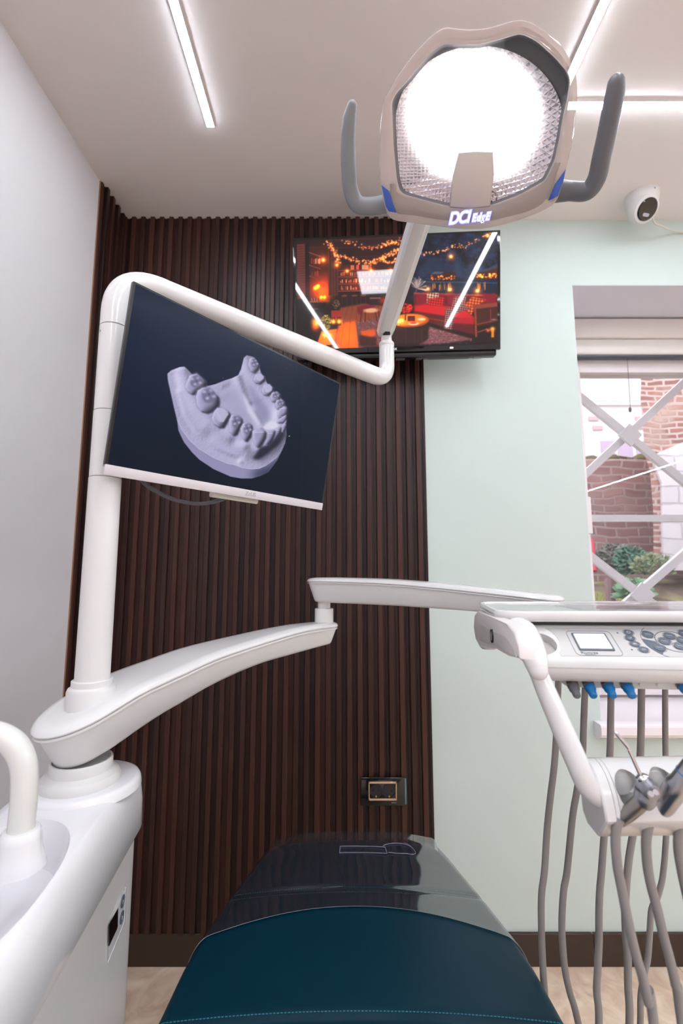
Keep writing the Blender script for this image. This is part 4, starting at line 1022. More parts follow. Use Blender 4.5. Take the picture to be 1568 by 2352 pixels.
def Ob(s, k):   # body outline: pulls in towards the bottom, hub end pulls in more
    o = arm_outline(L1, 0.064, 0.031, shrink=0.0)
    out = []
    for t, q in o:
        f = 1 - 0.36 * k
        if t < 0: t = t * (1 - 0.42 * k)
        elif t > L1: t = L1 + (t - L1) * (1 - 0.45 * k)
        out.append((t, q * f * (1 - s)))
    return out
obj('arm_body', arm_mesh(H1, d1, n1, [(Ob(0, 0), lambda t: zl(t) + 0.003), (Ob(0, 0), lambda t: zl(t) - 0.005), (Ob(0, 0.85), lambda t: zb(t) + 0.008), (Ob(0.05, 0.97), lambda t: zb(t) + 0.003), (Ob(0.18, 1.05), lambda t: zb(t))]), WHITE_SOFT, sw, angle=60)
PX, PYY = -0.4045, 0.782
obj('post_collar', lathe([(0.0365, 1.050), (0.0365, 1.094), (0.0345, 1.099), (0.0305, 1.1015), (0.0305, 1.110), (0.0285, 1.1115), (0.026, 1.1115)], (PX, PYY, 0)), WHITE_SOFT, sw)
obj('end_pivot', lathe([(0.026, 1.140), (0.0265, 1.1475), (0.0245, 1.150), (0.0245, 1.184), (0.0235, 1.1865), (0.015, 1.1868)], (E1.x, E1.y, 0)), WHITE_SOFT, sw)
# upper arm
H2, E2 = Vector((-0.046, 1.25)), Vector((0.420, 0.98))
d2 = (E2 - H2).normalized(); n2 = Vector((d2.y, -d2.x)); L2 = (E2 - H2).length
z2 = smooth_fn([-0.08, -0.037, 0.052, 0.187, 0.300, 0.434, 0.56], [1.2515, 1.2530, 1.2540, 1.2514, 1.2448, 1.2337, 1.222])
b2 = smooth_fn([-0.08, -0.026, 0.045, 0.181, 0.275, 0.397, 0.56], [1.2065, 1.2045, 1.2030, 1.2025, 1.2008, 1.1969, 1.188])
ua = thing('delivery_arm', 'white upper delivery arm crossing from the end pivot to the instrument console', 'arm', (H2.x, H2.y, 1.187))
O = lambda s: arm_outline(L2, 0.046, 0.040, shrink=s)
obj('top_cover', arm_mesh(H2, d2, n2, [(O(0.02), lambda t: z2(t) + 0.0135), (O(0.008), lambda t: z2(t) + 0.012), (O(0.002), lambda t: z2(t) + 0.009), (O(0), lambda t: z2(t) + 0.0045), (O(0.0005), lambda t: z2(t) + 0.0030), (O(0.004), lambda t: z2(t) + 0.0026), (O(0.004), lambda t: z2(t) + 0.0014), (O(0.0012), lambda t: z2(t) + 0.0010), (O(0.0015), lambda t: z2(t) - 0.0012), (O(0.0055), lambda t: z2(t) - 0.0020)]), WHITE, ua, angle=32)
def Ob2(s, k):
    out = []
    for t, q in arm_outline(L2, 0.041, 0.035):
        if t < 0: t = t * (1 - 0.45 * k)
        out.append((t, q * (1 - 0.3 * k) * (1 - s)))
    return out
obj('arm_body', arm_mesh(H2, d2, n2, [(Ob2(0, 0), lambda t: z2(t) + 0.002), (Ob2(0, 0), lambda t: z2(t) - 0.002), (Ob2(0, 0.88), lambda t: b2(t) + 0.006), (Ob2(0.06, 0.97), lambda t: b2(t) + 0.002), (Ob2(0.2, 1.03), lambda t: b2(t))]), WHITE_SOFT, ua, angle=60)
obj('pivot_neck', lathe([(0.0165, 1.186), (0.0165, 1.204)], (H2.x, H2.y, 0)), WHITE_SOFT, ua)

# ------------------------------------------------------------------ lamp post
lp_ = thing('lamp_post', 'tall white tube post bending at the top into a long horizontal pipe', 'post', (PX, PYY, 1.1))
A3 = Vector((PX, PYY, 1.818)); B3 = Vector((0.127, 1.24, 1.812)); hd = (B3 - A3).normalized()
def arc(p0, c, p1, n=14):    # quadratic bend
    return [p0 * (1 - t) ** 2 + c * 2 * t * (1 - t) + p1 * t * t for t in [k / n for k in range(n + 1)]]
def poly_tube(P, r, seg=36, **k): return tube(P, r, seg=seg, smooth=False, **k)
obj('lower_pole', poly_tube([Vector((PX, PYY, 1.108)), Vector((PX, PYY, 1.4415))], [0.0262, 0.0255]), WHITE_SOFT, lp_)
obj('middle_pole', poly_tube([Vector((PX, PYY, 1.4432)), Vector((PX, PYY, 1.5575))], 0.0250), WHITE_SOFT, lp_)
obj('upper_pole', poly_tube([Vector((PX, PYY, 1.5592)), Vector((PX, PYY, 1.7125))], 0.0248), WHITE, lp_)
for z, r in ((1.4424, 0.0246), (1.5584, 0.0242), (1.7135, 0.0238)):
    obj('seam_ring', lathe([(r, z - 0.0012), (r, z + 0.0012)], (PX, PYY, 0)), GREY_PL, lp_)
P = [Vector((PX, PYY, 1.7145))] + arc(A3 - Vector((0, 0, 0.075)), A3 + Vector((0, 0, 0.004)), A3 + hd * 0.085) + arc(B3 - hd * 0.052, B3, B3 + Vector((0, 0, 0.048)), 12) + [B3 + Vector((0, 0, 0.098))]
rs = [0.0246] * 16 + list(np.linspace(0.0238, 0.0212, 13)) + [0.0208]
obj('bent_pipe', poly_tube(P, rs, seg=40), WHITE, lp_, angle=50)
obj('pivot_cap', lathe([(0.0205, 0.0985), (0.0212, 0.100), (0.0212, 0.108), (0.0195, 0.1105), (0.012, 0.1108)], B3), WHITE_SOFT, lp_)
sc_d = Vector((-0.35, -0.94, 0)).normalized()
obj('screw', lathe([(0.0022, 0), (0.0022, 0.0012), (0.0008, 0.0013)], Vector((PX, PYY, 1.7)) + Vector((-0.62, -0.78, 0)).normalized() * 0.0245, (-0.62, -0.78, 0), 12), METAL, lp_)

# ------------------------------------------------------------------ operating lamp
def Zc(p): q = Vector(p) - EYE; return q.y * CT + q.z * ST
LC = EYE + ray(1105, 290) * 0.75
ln = (EYE + Vector((0.0, 0.03, 0.02)) - LC).normalized()
lamp = thing('operating_lamp', 'lit white dental operating lamp with clear rim, grey handles and glowing blue lettering', 'lamp', LC)
def LP(x, y, off=0.0, k=1.0):
    c = onplane(1102, 290, LC, ln); p = onplane(x, y, LC, ln)
    return c + (p - c) * k + ln * off
def crop(cx, cy): return (760 + cx / 2.24, 20 + cy / 2.24)
outer = [crop(*q) for q in [(590, 90), (640, 100), (700, 106), (800, 100), (880, 76), (960, 52), (1030, 65), (1110, 120), (1180, 180), (1230, 260), (1262, 340), (1268, 450), (1258, 560), (1243, 680), (1217, 790), (1192, 900), (1158, 1000), (1080, 1045), (980, 1083), (880, 1114), (780, 1133), (680, 1135), (560, 1122), (430, 1103), (310, 1090), (285, 1055), (262, 960), (248, 850), (246, 700), (252, 580), (270, 470), (300, 415), (340, 345), (420, 235), (500, 150), (560, 102)]]
inner = [crop(*q) for q in [(580, 180), (640, 186), (760, 186), (880, 156), (975, 126), (1060, 168), (1150, 250), (1212, 322), (1228, 370), (1212, 480), (1192, 560), (1176, 660), (1150, 780), (1100, 885), (960, 962), (830, 1010), (720, 1022), (620, 1020), (480, 986), (355, 950), (338, 880), (322, 720), (316, 600), (311, 480), (330, 440), (385, 380), (450, 300), (520, 222)]]
LCX, LCY = 1100.0, 285.0
def radial(poly, n=180, sm=2):
    P = np.array(poly); th = np.arctan2(P[:, 1] - LCY, P[:, 0] - LCX); r = np.hypot(P[:, 0] - LCX, P[:, 1] - LCY)
    o = np.argsort(th); th, r = th[o], r[o]
    T_ = np.linspace(-PI, PI, n, endpoint=False)
    tt = np.concatenate([th - 2 * PI, th, th + 2 * PI]); rr_ = np.concatenate([r, r, r])
    X = np.interp(T_, tt, rr_ * np.cos(tt)); Y = np.interp(T_, tt, rr_ * np.sin(tt))
    for _ in range(sm):
        X = (np.roll(X, 1) + 2 * X + np.roll(X, -1)) / 4; Y = (np.roll(Y, 1) + 2 * Y + np.roll(Y, -1)) / 4
    return [(LCX + x, LCY + y) for x, y in zip(X, Y)]
RO, RI = radial(outer), radial(inner)
def disc_r(t):
    """reflector edge: round above, filling the rim's corners below"""
    x, y = math.cos(t), math.sin(t); e = 1 / math.sqrt((x / 197) ** 2 + (y / 184) ** 2)
    q = RI[int(round((t + PI) / (2 * PI) * 180)) % 180]; r = math.hypot(q[0] - LCX, q[1] - LCY) * 0.985
    k = min(1, max(0, (y + 0.15) / 0.5)); return min(r, e) * (1 - k) + r * k
disc = [(LCX + disc_r(t) * math.cos(t), LCY + disc_r(t) * math.sin(t)) for t in np.linspace(-PI, PI, 180, endpoint=False)]
mix = lambda a, b, t: [(p[0] * (1 - t) + q[0] * t, p[1] * (1 - t) + q[1] * t) for p, q in zip(a, b)]
ring = lambda poly, off, k=1.0: [LP(x, y, off, k) for x, y in poly]
def acrylic():
    m, nt, b = new_mat('clear_acrylic_rim')
    b.inputs['Base Color'].default_value = (*lin((226, 216, 212)), 1)
    setb(b, Roughness=0.08); b.inputs['Coat Weight'].default_value = 0.6
    tr = nt.nodes.new('ShaderNodeBsdfTransparent'); tr.inputs['Color'].default_value = (*lin((240, 234, 232)), 1)
    mx = nt.nodes.new('ShaderNodeMixShader'); mx.inputs[0].default_value = 0.55
    nt.links.new(tr.outputs[0], mx.inputs[1]); nt.links.new(b.outputs[0], mx.inputs[2])
    nt.links.new(mx.outputs[0], nt.nodes['Material Output'].inputs['Surface'])
    return m
ACR = acrylic()
bm = bmesh.new()
add_loft(bm, [ring(RI, -0.012), ring(RI, -0.001), ring(mix(RI, RO, 0.1), 0.001), ring(mix(RI, RO, 0.5), 0.004), ring(mix(RI, RO, 0.9), 0.0025), ring(RO, -0.001), ring(RO, -0.010), ring(mix(RI, RO, 0.93), -0.013), ring(mix(RI, RO, 0.15), -0.013), ring(RI, -0.012)], True, False)
bmesh.ops.remove_doubles(bm, verts=bm.verts, dist=1e-5)
rim = obj('rim', bm, ACR, lamp, angle=40, label='clear acrylic rim')
# housing dome behind
bm = bmesh.new()
RH = mix(RI, RO, 0.35)
add_loft(bm, [ring(mix(RI, RO, 0.25), -0.0135), ring(RH, -0.016), ring(RH, -0.03, 0.99), ring(RH, -0.05, 0.9), ring(RH, -0.068, 0.74), ring(RH, -0.08, 0.5), ring(RH, -0.085, 0.22)], True, False)
obj('housing', bm, WHITE, lamp, angle=60)
# grey inner collar between rim and reflector
bm = bmesh.new(); add_loft(bm, [ring(RI, -0.004, 1.0), ring(RI, -0.02, 0.985), ring(disc, -0.026, 0.99)], True, False)
obj('inner_collar', bm, mat('slate_collar', (92, 92, 96), 0.35), lamp, angle=50)
# reflector dish with the glow of the burning bulb
def reflector():
    nt_, nr = 180, 60; cx, cy = LCX, LCY
    me = bpy.data.meshes.new('reflector'); co = []; em = []
    for j in range(nr + 1):
        rad = 1.0 - j / nr
        for i in range(nt_):
            x, y = cx + (disc[i][0] - cx) * rad, cy + (disc[i][1] - cy) * rad
            dish = -0.022 - 0.022 * (1 - rad * rad)
            p = LP(x, y, dish); co.append(p - root_loc(lamp))
            ex, ey = (x - 1088) / 190, (y - 262) / 185
            q = math.hypot(ex, ey * (1.0 if ey < 0 else 0.92))
            gx, gy = math.sin(x * 2 * PI / 9.5), math.sin(y * 2 * PI / 10.5)
            tex = 0.5 + 0.5 * gx * gy if y < 330 else 0.5 + 0.5 * gx
            soft = max(0.0, min(1.0, (1.0 - q) / 0.26)); soft = soft * soft * (3 - 2 * soft)
            g = 1.3 * soft ** 2 + soft * 0.6 * tex + 0.08 + 0.3 * tex * max(0, 1.15 - q)
            low = y > 395 and abs(x - 1088) > 40
            if y > 400: g *= max(0.04, 1 - (y - 400) / 34)
            em.append(g)
    f = []
    for j in range(nr):
        for i in range(nt_):
            a, b2_ = j * nt_ + i, j * nt_ + (i + 1) % nt_; f.append((a, b2_, b2_ + nt_, a + nt_))
    me.from_pydata(co, [], f)
    ca = me.color_attributes.new('glow', 'FLOAT_COLOR', 'POINT')
    arr = np.ones((len(em), 4), np.float32); arr[:, 0] = em; arr[:, 1] = np.array(em) * 0.955; arr[:, 2] = np.array(em) * 0.975
    ca.data.foreach_set('color', arr.reshape(-1))
    m, nt, b = new_mat('faceted_reflector')
    b.inputs['Base Color'].default_value = (*lin((196, 190, 198)), 1); setb(b, Metallic=1.0, Roughness=0.22)
    a_ = nt.nodes.new('ShaderNodeAttribute'); a_.attribute_name = 'glow'
    nt.links.new(a_.outputs['Color'], b.inputs['Emission Color']); b.inputs['Emission Strength'].default_value = 1.0
    tc = nt.nodes.new('ShaderNodeTexCoord'); vo = nt.nodes.new('ShaderNodeTexVoronoi'); vo.inputs['Scale'].default_value = 150; vo.inputs['Randomness'].default_value = 0.15; vo.distance = 'CHEBYCHEV'
    nt.links.new(tc.outputs['Object'], vo.inputs['Vector'])
    bp = nt.nodes.new('ShaderNodeBump'); bp.inputs['Strength'].default_value = 0.9; bp.inputs['Distance'].default_value = 0.003
    nt.links.new(vo.outputs['Distance'], bp.inputs['Height']); nt.links.new(bp.outputs[0], b.inputs['Normal'])
    me.materials.append(m); me.polygons.foreach_set('use_smooth', [True] * len(me.polygons))
    o = bpy.data.objects.new('reflector', me); COL.objects.link(o); o.parent = lamp
reflector()
# lower front panel and the bulb shield standing on it
pan = [crop(*q) for q in [(338, 900), (352, 950), (480, 988), (620, 1022), (720, 1024), (830, 1012), (960, 964), (1100, 886), (1150, 790)]]
pan_out = [crop(*q) for q in [(305, 900), (318, 1035), (430, 1062), (560, 1082), (680, 1094), (780, 1092), (880, 1074), (1085, 1000), (1180, 790)]]
bm = bmesh.new()
rows = []
for k in range(7):
    t = k / 6; rows.append([LP(a[0] * (1 - t) + b[0] * t, a[1] * (1 - t) + b[1] * t, 0.0045 + 0.003 * math.sin(PI * t)) for a, b in zip(catmull([Vector((*p, 0)) for p in pan], 6), catmull([Vector((*p, 0)) for p in pan_out], 6))])
add_loft(bm, rows, False, False)
g_ = bm.faces[:]; r_ = bmesh.ops.solidify(bm, geom=g_, thickness=0.002)
PANM = mat('warm_white_panel', (206, 196, 190), 0.35)
obj('front_panel', bm, PANM, lamp, angle=50)
bm = prism([LP(*crop(*q), -0.008) for q in [(656, 742), (740, 736), (832, 738), (838, 850), (818, 1018), (720, 1026), (610, 1020), (626, 860)]], ln * 0.011, 0.002)
obj('bulb_shield', bm, PANM, lamp, angle=50)
# blue inserts on the rim's lower corners
for q in ([(262, 905), (300, 935), (338, 1046), (300, 1040), (285, 1015)], [(1205, 822), (1193, 880), (1165, 960), (1140, 975), (1116, 984), (1150, 900)]):
    obj('blue_insert', prism([LP(*crop(*p), 0.0045) for p in q], ln * 0.0035, 0.001), BLUE_INS, lamp, angle=50)
# lettering
tx = LP(*crop(612, 1085), 0.012); ty = LP(*crop(815, 1062), 0.012); tu = LP(*crop(700, 1000), 0.012) - LP(*crop(708, 1100), 0.012)
BL, WH = emit('blue_glow', (52, 74, 240), 1.6), emit('white_blue_glow', (232, 232, 255), 1.3)
for nm, m, e, off in (('letter_glow', BL, 0.0019, 0.0), ('lettering', WH, 0.0, 0.0008)):
    text_obj(nm, 'DCI', 0.0255, LP(*crop(659, 1074), 0.0085 + off), ty - tx, tu, m, lamp, 0.0003, e, 0.25, 0.86, 0.92)
    text_obj(nm, 'EdgE', 0.0165, LP(*crop(769, 1070), 0.0085 + off), ty - tx, tu, m, lamp, 0.0003, e * 0.9, 0.25, 1.12, 0.86)
# handles
def handle(pts, name='handle'):
    obj(name, tube([LP(*crop(x, y), o) for x, y, o, r in pts], [r * 1.12 for *_, r in pts], flat=(1, 0.95), roundend=True, seg=24), GREY_MID if pts[0][0] < 500 else GREY_DK, lamp, angle=70)
handle([(285, 1010, -0.02, 0.014), (205, 1022, -0.018, 0.0135), (130, 1010, -0.012, 0.0135), (95, 930, -0.008, 0.0125), (86, 800, -0.005, 0.0125), (84, 680, -0.004, 0.012), (92, 570, -0.004, 0.0105), (106, 500, -0.004, 0.0075)])
handle([(1165, 945, -0.02, 0.016), (1240, 945, -0.018, 0.0135), (1325, 940, -0.012, 0.0135), (1372, 870, -0.008, 0.0135), (1395, 760, -0.005, 0.0132), (1422, 640, -0.004, 0.0132), (1446, 520, -0.004, 0.0130), (1462, 440, -0.004, 0.0125), (1468, 385, -0.004, 0.011)])
# spring arm from the post's riser up to the head
TOPJ = B3 + Vector((0, 0, 0.11)); ARM0 = Vector((0.1245, 1.243, 1.958)); ARM1 = EYE + ray(986, 440) * 0.90
ad = (ARM1 - ARM0).normalized(); side = ad.cross(Vector((0, 0, 1))).normalized(); upn = side.cross(ad).normalized()
if side.x < 0: side = -side
frn = -(side.cross(ad)).normalized()
if frn.dot(EYE - ARM0) < 0: frn = -frn
def sect(p, w, dpt, tilt=0.0):
    s = []
    for x, y in ((-0.5, -0.5), (-0.5, 0.22), (-0.40, 0.42), (-0.05, 0.5), (0.18, 0.47), (0.26, 0.40), (0.42, 0.34), (0.5, 0.2), (0.5, -0.5)):
        s.append(p + side * (x * w) + frn * (y * dpt) + ad * (tilt * (y)))
    return s
bm = bmesh.new()
add_loft(bm, [sect(ARM0 - ad * 0.012, 0.040, 0.036, 0.02), sect(ARM0 + ad * 0.02, 0.044, 0.040), sect(ARM0 + ad * 0.15, 0.044, 0.042), sect(ARM1 - ad * 0.03, 0.042, 0.042), sect(ARM1 + ad * 0.03, 0.042, 0.042)])
sa = obj('spring_arm', bm, WHITE_SOFT, lamp, angle=25)
obj('arm_slot', tube([ARM0 - ad * 0.003 + frn * 0.0165, ARM0 + ad * 0.016 + frn * 0.0195, ARM0 + ad * 0.028 + frn * 0.0185], [0.0105, 0.0105, 0.006], flat=(0.35, 1), seg=20), BLACK, sa, label='dark slot at the foot of the arm')
obj('pivot_link', tube([TOPJ - Vector((0, 0, 0.006)), TOPJ + Vector((0, 0, 0.012)), ARM0 + ad * 0.012], [0.0155, 0.0150, 0.012], smooth=False), WHITE_SOFT, sa)
yk = LC - ln * 0.075
obj('yoke', tube([ARM1 + ad * 0.02, (ARM1 + ad * 0.06 + yk) / 2 + Vector((0, 0.02, 0.03)), yk], [0.02, 0.018, 0.022]), WHITE_SOFT, lamp)
# ------------------------------------------------------------------ instrument console
yw = math.radians(9)
KU = Vector((math.cos(yw), -math.sin(yw), 0.012)).normalized(); KV = Vector((math.sin(yw), math.cos(yw), 0))
KW = KU.cross(KV).normalized(); KV = KW.cross(KU)
KO = at(1146, 1404, 0.66)
def K(u, v, w): return KO + KU * u + KV * v + KW * w
def kprism(pts_vw, u0, u1, bev=0.0, seg=2): return prism([K(u0, v, w) for v, w in pts_vw], KU * (u1 - u0), bev, seg)
con = thing('instrument_console', 'white dental instrument console with control panel and tray, hoses hanging below', 'console', K(0.2, 0.1, -0.1))
# tray: raised rim round a recessed glassy bottom
def tray_ring(inset, w, r):
    W_, D_ = 0.44 - 2 * inset, 0.205 - 2 * inset
    return [K(0.2165 + x, 0.1025 + y, w) for x, y in rrect(W_, D_, max(0.004, r - inset), 8)]
bm = bmesh.new()
add_loft(bm, [tray_ring(0.010, -0.0150, 0.030), tray_ring(0.004, -0.0145, 0.030), tray_ring(0.0005, -0.0105, 0.030), tray_ring(0.0, -0.003, 0.030), tray_ring(0.0015, -0.0004, 0.030), tray_ring(0.004, 0.0003, 0.030), tray_ring(0.0065, -0.0006, 0.030), tray_ring(0.0085, -0.0030, 0.030), tray_ring(0.0100, -0.0032, 0.030)])
obj('tray', bm, WHITE, con, angle=40)
MATT = mat('pale_grey_tray_mat', (176, 184, 184), 0.06, coat=0.8)
bm = bmesh.new(); add_loft(bm, [tray_ring(0.0102, -0.0034, 0.03), tray_ring(0.0102, -0.0024, 0.03), tray_ring(0.012, -0.0020, 0.03)])
obj('tray_mat', bm, MATT, con, label='glossy pale tray mat')
# crinkled clear film over the far side of the tray
bm = bmesh.new(); G = []
for j in range(29):
    row = []
    for i in range(61):
        x, y = 0.118 + 0.3 * i / 60, 0.020 + 0.165 * j / 28
        el = math.hypot((x - 0.185) / 0.065, (y - 0.15) / 0.028)
        z = 0.0012 + 0.0016 * math.exp(-((el - 1) / 0.16) ** 2) + 0.00012 * math.sin(x * 60 + y * 140) + 0.0001 * math.sin(x * 50 - y * 260)
        row.append(bm.verts.new(K(x, y, z)))
    G.append(row)
for j in range(28):
    for i in range(60):
        bm.faces.new((G[j][i], G[j][i + 1], G[j + 1][i + 1], G[j + 1][i]))
obj('clear_film', bm, clear_mat('clear_film', (246, 242, 246), base=0.1, edge=0.8, rough=0.05, haze=0.05), con)
# body: profile in (v, w), extruded along the front
p0v, p0w, ph = 0.012, -0.022, math.radians(30)
def PD(u, d, h=0.0):                  # point on the sloping control face
    return K(u, p0v, p0w) + KU * 0 - (KV * math.cos(ph) + KW * math.sin(ph)) * d + (KW * math.cos(ph) - KV * math.sin(ph)) * h
pe = (p0v - 0.062 * math.cos(ph), p0w - 0.062 * math.sin(ph))
obj('tray_gap_shade', kprism([(0.19, -0.0140), (0.010, -0.0140), (0.010, -0.0195), (0.19, -0.0195)], 0.02, 0.42), BLACK, con, smooth=False)  # black strip standing in for the shade in the gap under the tray
up_prof = [(0.19, -0.0182), (0.0162, -0.0182), (0.0135, -0.0190), (p0v, p0w), pe, (pe[0] - 0.0035, pe[1] - 0.0030), (pe[0] - 0.0055, pe[1] - 0.0075), (pe[0] - 0.0058, pe[1] - 0.0125), (0.19, pe[1] - 0.0125)]
cb = obj('upper_body', kprism(up_prof, 0.046, 0.43, 0.0008), WHITE_SOFT, con, angle=28)
lo_prof = [(0.19, pe[1] - 0.0129), (pe[0] - 0.0050, pe[1] - 0.0129), (pe[0] - 0.0046, pe[1] - 0.018), (pe[0] - 0.001, pe[1] - 0.026), (pe[0] + 0.008, pe[1] - 0.0315), (pe[0] + 0.02, pe[1] - 0.033), (0.19, pe[1] - 0.033)]
obj('lower_body', kprism(lo_prof, 0.047, 0.43, 0.0025), WHITE_SOFT, con, angle=40)
zb_ = pe[1] - 0.033
conn_w0, conn_w1 = zb_, zb_ - 0.0105
blk = obj('connector_block', kprism([(pe[0] + 0.021, zb_), (pe[0] + 0.028, conn_w1), (0.24, conn_w1 - 0.004), (0.24, zb_)], 0.078, 0.42, 0.002), WHITE_SOFT, con, angle=40)
# recess for the side link, cut into the body's end
pc = onplane(1236, 1478, PD(0, 0), (KW * math.cos(ph) - KV * math.sin(ph)))
pn = (KW * math.cos(ph) - KV * math.sin(ph))
boolean_cut(cb, [lathe([(0.0225, -0.02), (0.0235, 0.03)], pc, pn, 48)])
obj('recess_wall', lathe([(0.0222, -0.012), (0.0222, -0.0105), (0.001, -0.010)], pc, pn, 40), mat('warm_grey_recess', (196, 188, 184), 0.4), con)
# printed overlay: positions read on the sloping face
def onface(x, y, h=0.0):
    q = onplane(x, y, PD(0, 0, h), pn); return q
def face_poly(px, h0, h1): return prism([onface(x, y) + pn * h0 for x, y in px], pn * (h1 - h0))
edge = [(1251, 1443), (1262, 1449), (1274, 1459), (1283, 1472), (1286, 1490), (1284, 1500), (1289, 1507), (1700, 1511), (1700, 1444)]
obj('control_overlay', face_poly(edge, 0.0, 0.0005), PANEL_GREY, con, smooth=False, label='flat light grey control overlay')
def ab(x, y):
    q = onface(x, y) - PD(0, 0); return q.dot(KU), q.dot(KV * math.cos(ph) + KW * math.sin(ph))
def F(a, b, h): return K(a, p0v, p0w) + (KV * math.cos(ph) + KW * math.sin(ph)) * b + pn * h
def band(pts, wd, h0, h1, closed=True):
    """flat ribbon following pts (a, b)"""
    bm = bmesh.new(); P = [Vector((a, b, 0)) for a, b in pts]; n = len(P); L, R = [], []
    for i, p in enumerate(P):
        q0, q1 = (P[i - 1], P[(i + 1) % n]) if closed else (P[max(0, i - 1)], P[min(n - 1, i + 1)])
        t = (q1 - q0).normalized(); s = Vector((-t.y, t.x, 0)) * wd / 2
        L.append(p + s); R.append(p - s)
    rings = [[F(l.x, l.y, h0), F(l.x, l.y, h1), F(r.x, r.y, h1), F(r.x, r.y, h0)] for l, r in zip(L, R)]
    if closed: rings.append(rings[0])
    add_loft(bm, rings, True, not closed); 
    if closed: bmesh.ops.remove_doubles(bm, verts=bm.verts, dist=1e-6)
    return bm
c1, c2, c3, c4 = ab(1312, 1456), ab(1389, 1456), ab(1411, 1495.5), ab(1336, 1495.5)
dcx, dcy = (c1[0] + c3[0]) / 2, (c1[1] + c3[1]) / 2; dw, dh = abs(c2[0] - c1[0]), abs(c1[1] - c4[1])
dsp = obj('display', prism([F(dcx + x, dcy + y, 0.0005) for x, y in rrect(dw, dh, 0.0012)], pn * 0.0012), PRINT, con, smooth=False)
obj('display_screen', prism([F(dcx + x, dcy + y + 0.0005, 0.0016) for x, y in rrect(dw - 0.004, dh - 0.005, 0.001)], pn * 0.0003), emit('pale_display', (226, 220, 228), 0.35), dsp, smooth=False)
obj('display_border', band([(dcx + x + 0.0005, dcy + y - 0.002) for x, y in rrect(dw + 0.013, dh + 0.0145, 0.006)], 0.0005, 0.0005, 0.0008), PRINT, con, smooth=False)
lg = ab(1351, 1494.5)
text_obj('logo', 'Runyes', 0.0062, F(dcx - dw * 0.26, dcy - dh / 2 - 0.0042, 0.0006), KU, KV * math.cos(ph) + KW * math.sin(ph), PRINT, con, 0.0001, 0.0001, font_scale_x=1.15)
obj('logo_line', prism([F(dcx - dw * 0.26 + x, dcy - dh / 2 - 0.0078 + y, 0.0005) for x, y in rrect(0.0125, 0.0007, 0.0002)], pn * 0.0002), PRINT, con, smooth=False)
def glyph(kind):
    if kind == 0: return [[(0.6 * math.cos(t), 0.6 * math.sin(t)) for t in np.linspace(0, 2 * PI, 14)]]
    if kind == 1: return [[(-0.6, 0.1), (-0.2, -0.4), (0.3, -0.2), (0.6, 0.4)], [(0, 0.3), (0.5, -0.1)]]
    if kind == 2: return [[(-0.5, -0.4), (-0.5, 0.3), (0.5, 0.3), (0.5, -0.4), (-0.5, -0.4)], [(0, -0.4), (0, 0.5)], [(-0.5, 0), (0.5, 0)]]
    if kind == 3: return [[(-0.5, -0.4), (-0.3, 0), (-0.5, 0.4)], [(0, -0.4), (0.2, 0), (0, 0.4)], [(0.45, -0.4), (0.65, 0), (0.45, 0.4)]]
    return [[(-0.75, 0.35), (-0.3, 0.0), (0.25, 0.1), (0.75, -0.3)]]
def button(x, y, rx, ry, kind, ring_=True):
    a, b = ab(x, y)
    o = obj('button', prism([F(a + rx * math.cos(t), b + ry * math.sin(t), 0.0005) for t in np.linspace(0, 2 * PI, 36, endpoint=False)], pn * 0.0009, 0.0002, 1), PRINT, con, angle=40)
    bm = bmesh.new()
    for pts in glyph(kind):
        for (x0, y0), (x1, y1) in zip(pts, pts[1:]):
            add_tube(bm, [F(a + x0 * rx * 0.62, b + y0 * ry * 0.62, 0.0015), F(a + x1 * rx * 0.62, b + y1 * ry * 0.62, 0.0015)], 0.00028, seg=6, smooth=False)
    obj('icon', bm, PRINT_LT, o, smooth=False)
    if ring_: obj('ring', band([(a + (rx + 0.0011) * math.cos(t), b + (ry + 0.0011) * math.sin(t)) for t in np.linspace(0, 2 * PI, 36, endpoint=False)], 0.0004, 0.0005, 0.0008), PRINT, o, smooth=False)
for k, (x, y) in enumerate(((1442.5, 1454), (1446, 1467), (1457, 1480.5), (1477, 1493.5))): button(x, y, 0.0058, 0.0052, k)
CA, CB = ab(1547, 1474)
for x, y in ((1536.5, 1462), (1525.5, 1474), (1567.5, 1472), (1560.5, 1485.5), (1486.5, 1458.5), (1514, 1489), (1571, 1456)): button(x, y, 0.0068, 0.0068, 4)
r1 = math.hypot(ab(1503, 1463)[0] - CA, ab(1503, 1463)[1] - CB); r2 = math.hypot(ab(1470.5, 1458)[0] - CA, ab(1470.5, 1458)[1] - CB)
r1 = min(r1, 0.026)
circ = lambda r, a0, a1, n: [(CA + r * math.cos(t), CB + r * math.sin(t)) for t in np.linspace(a0, a1, n)]
obj('dial_line', band(circ(r1, 0, 2 * PI, 65)[:-1], 0.0009, 0.0005, 0.0008), PRINT, con, smooth=False)
hi_t = math.asin(min(1, (-0.0022 - CB) / r2)); 
lo_t = math.asin(max(-1, (-0.0605 - CB) / r2))
obj('dial_line', band(circ(r2, PI - hi_t, PI - lo_t, 40), 0.0006, 0.0005, 0.0008, False), PRINT, con, smooth=False)
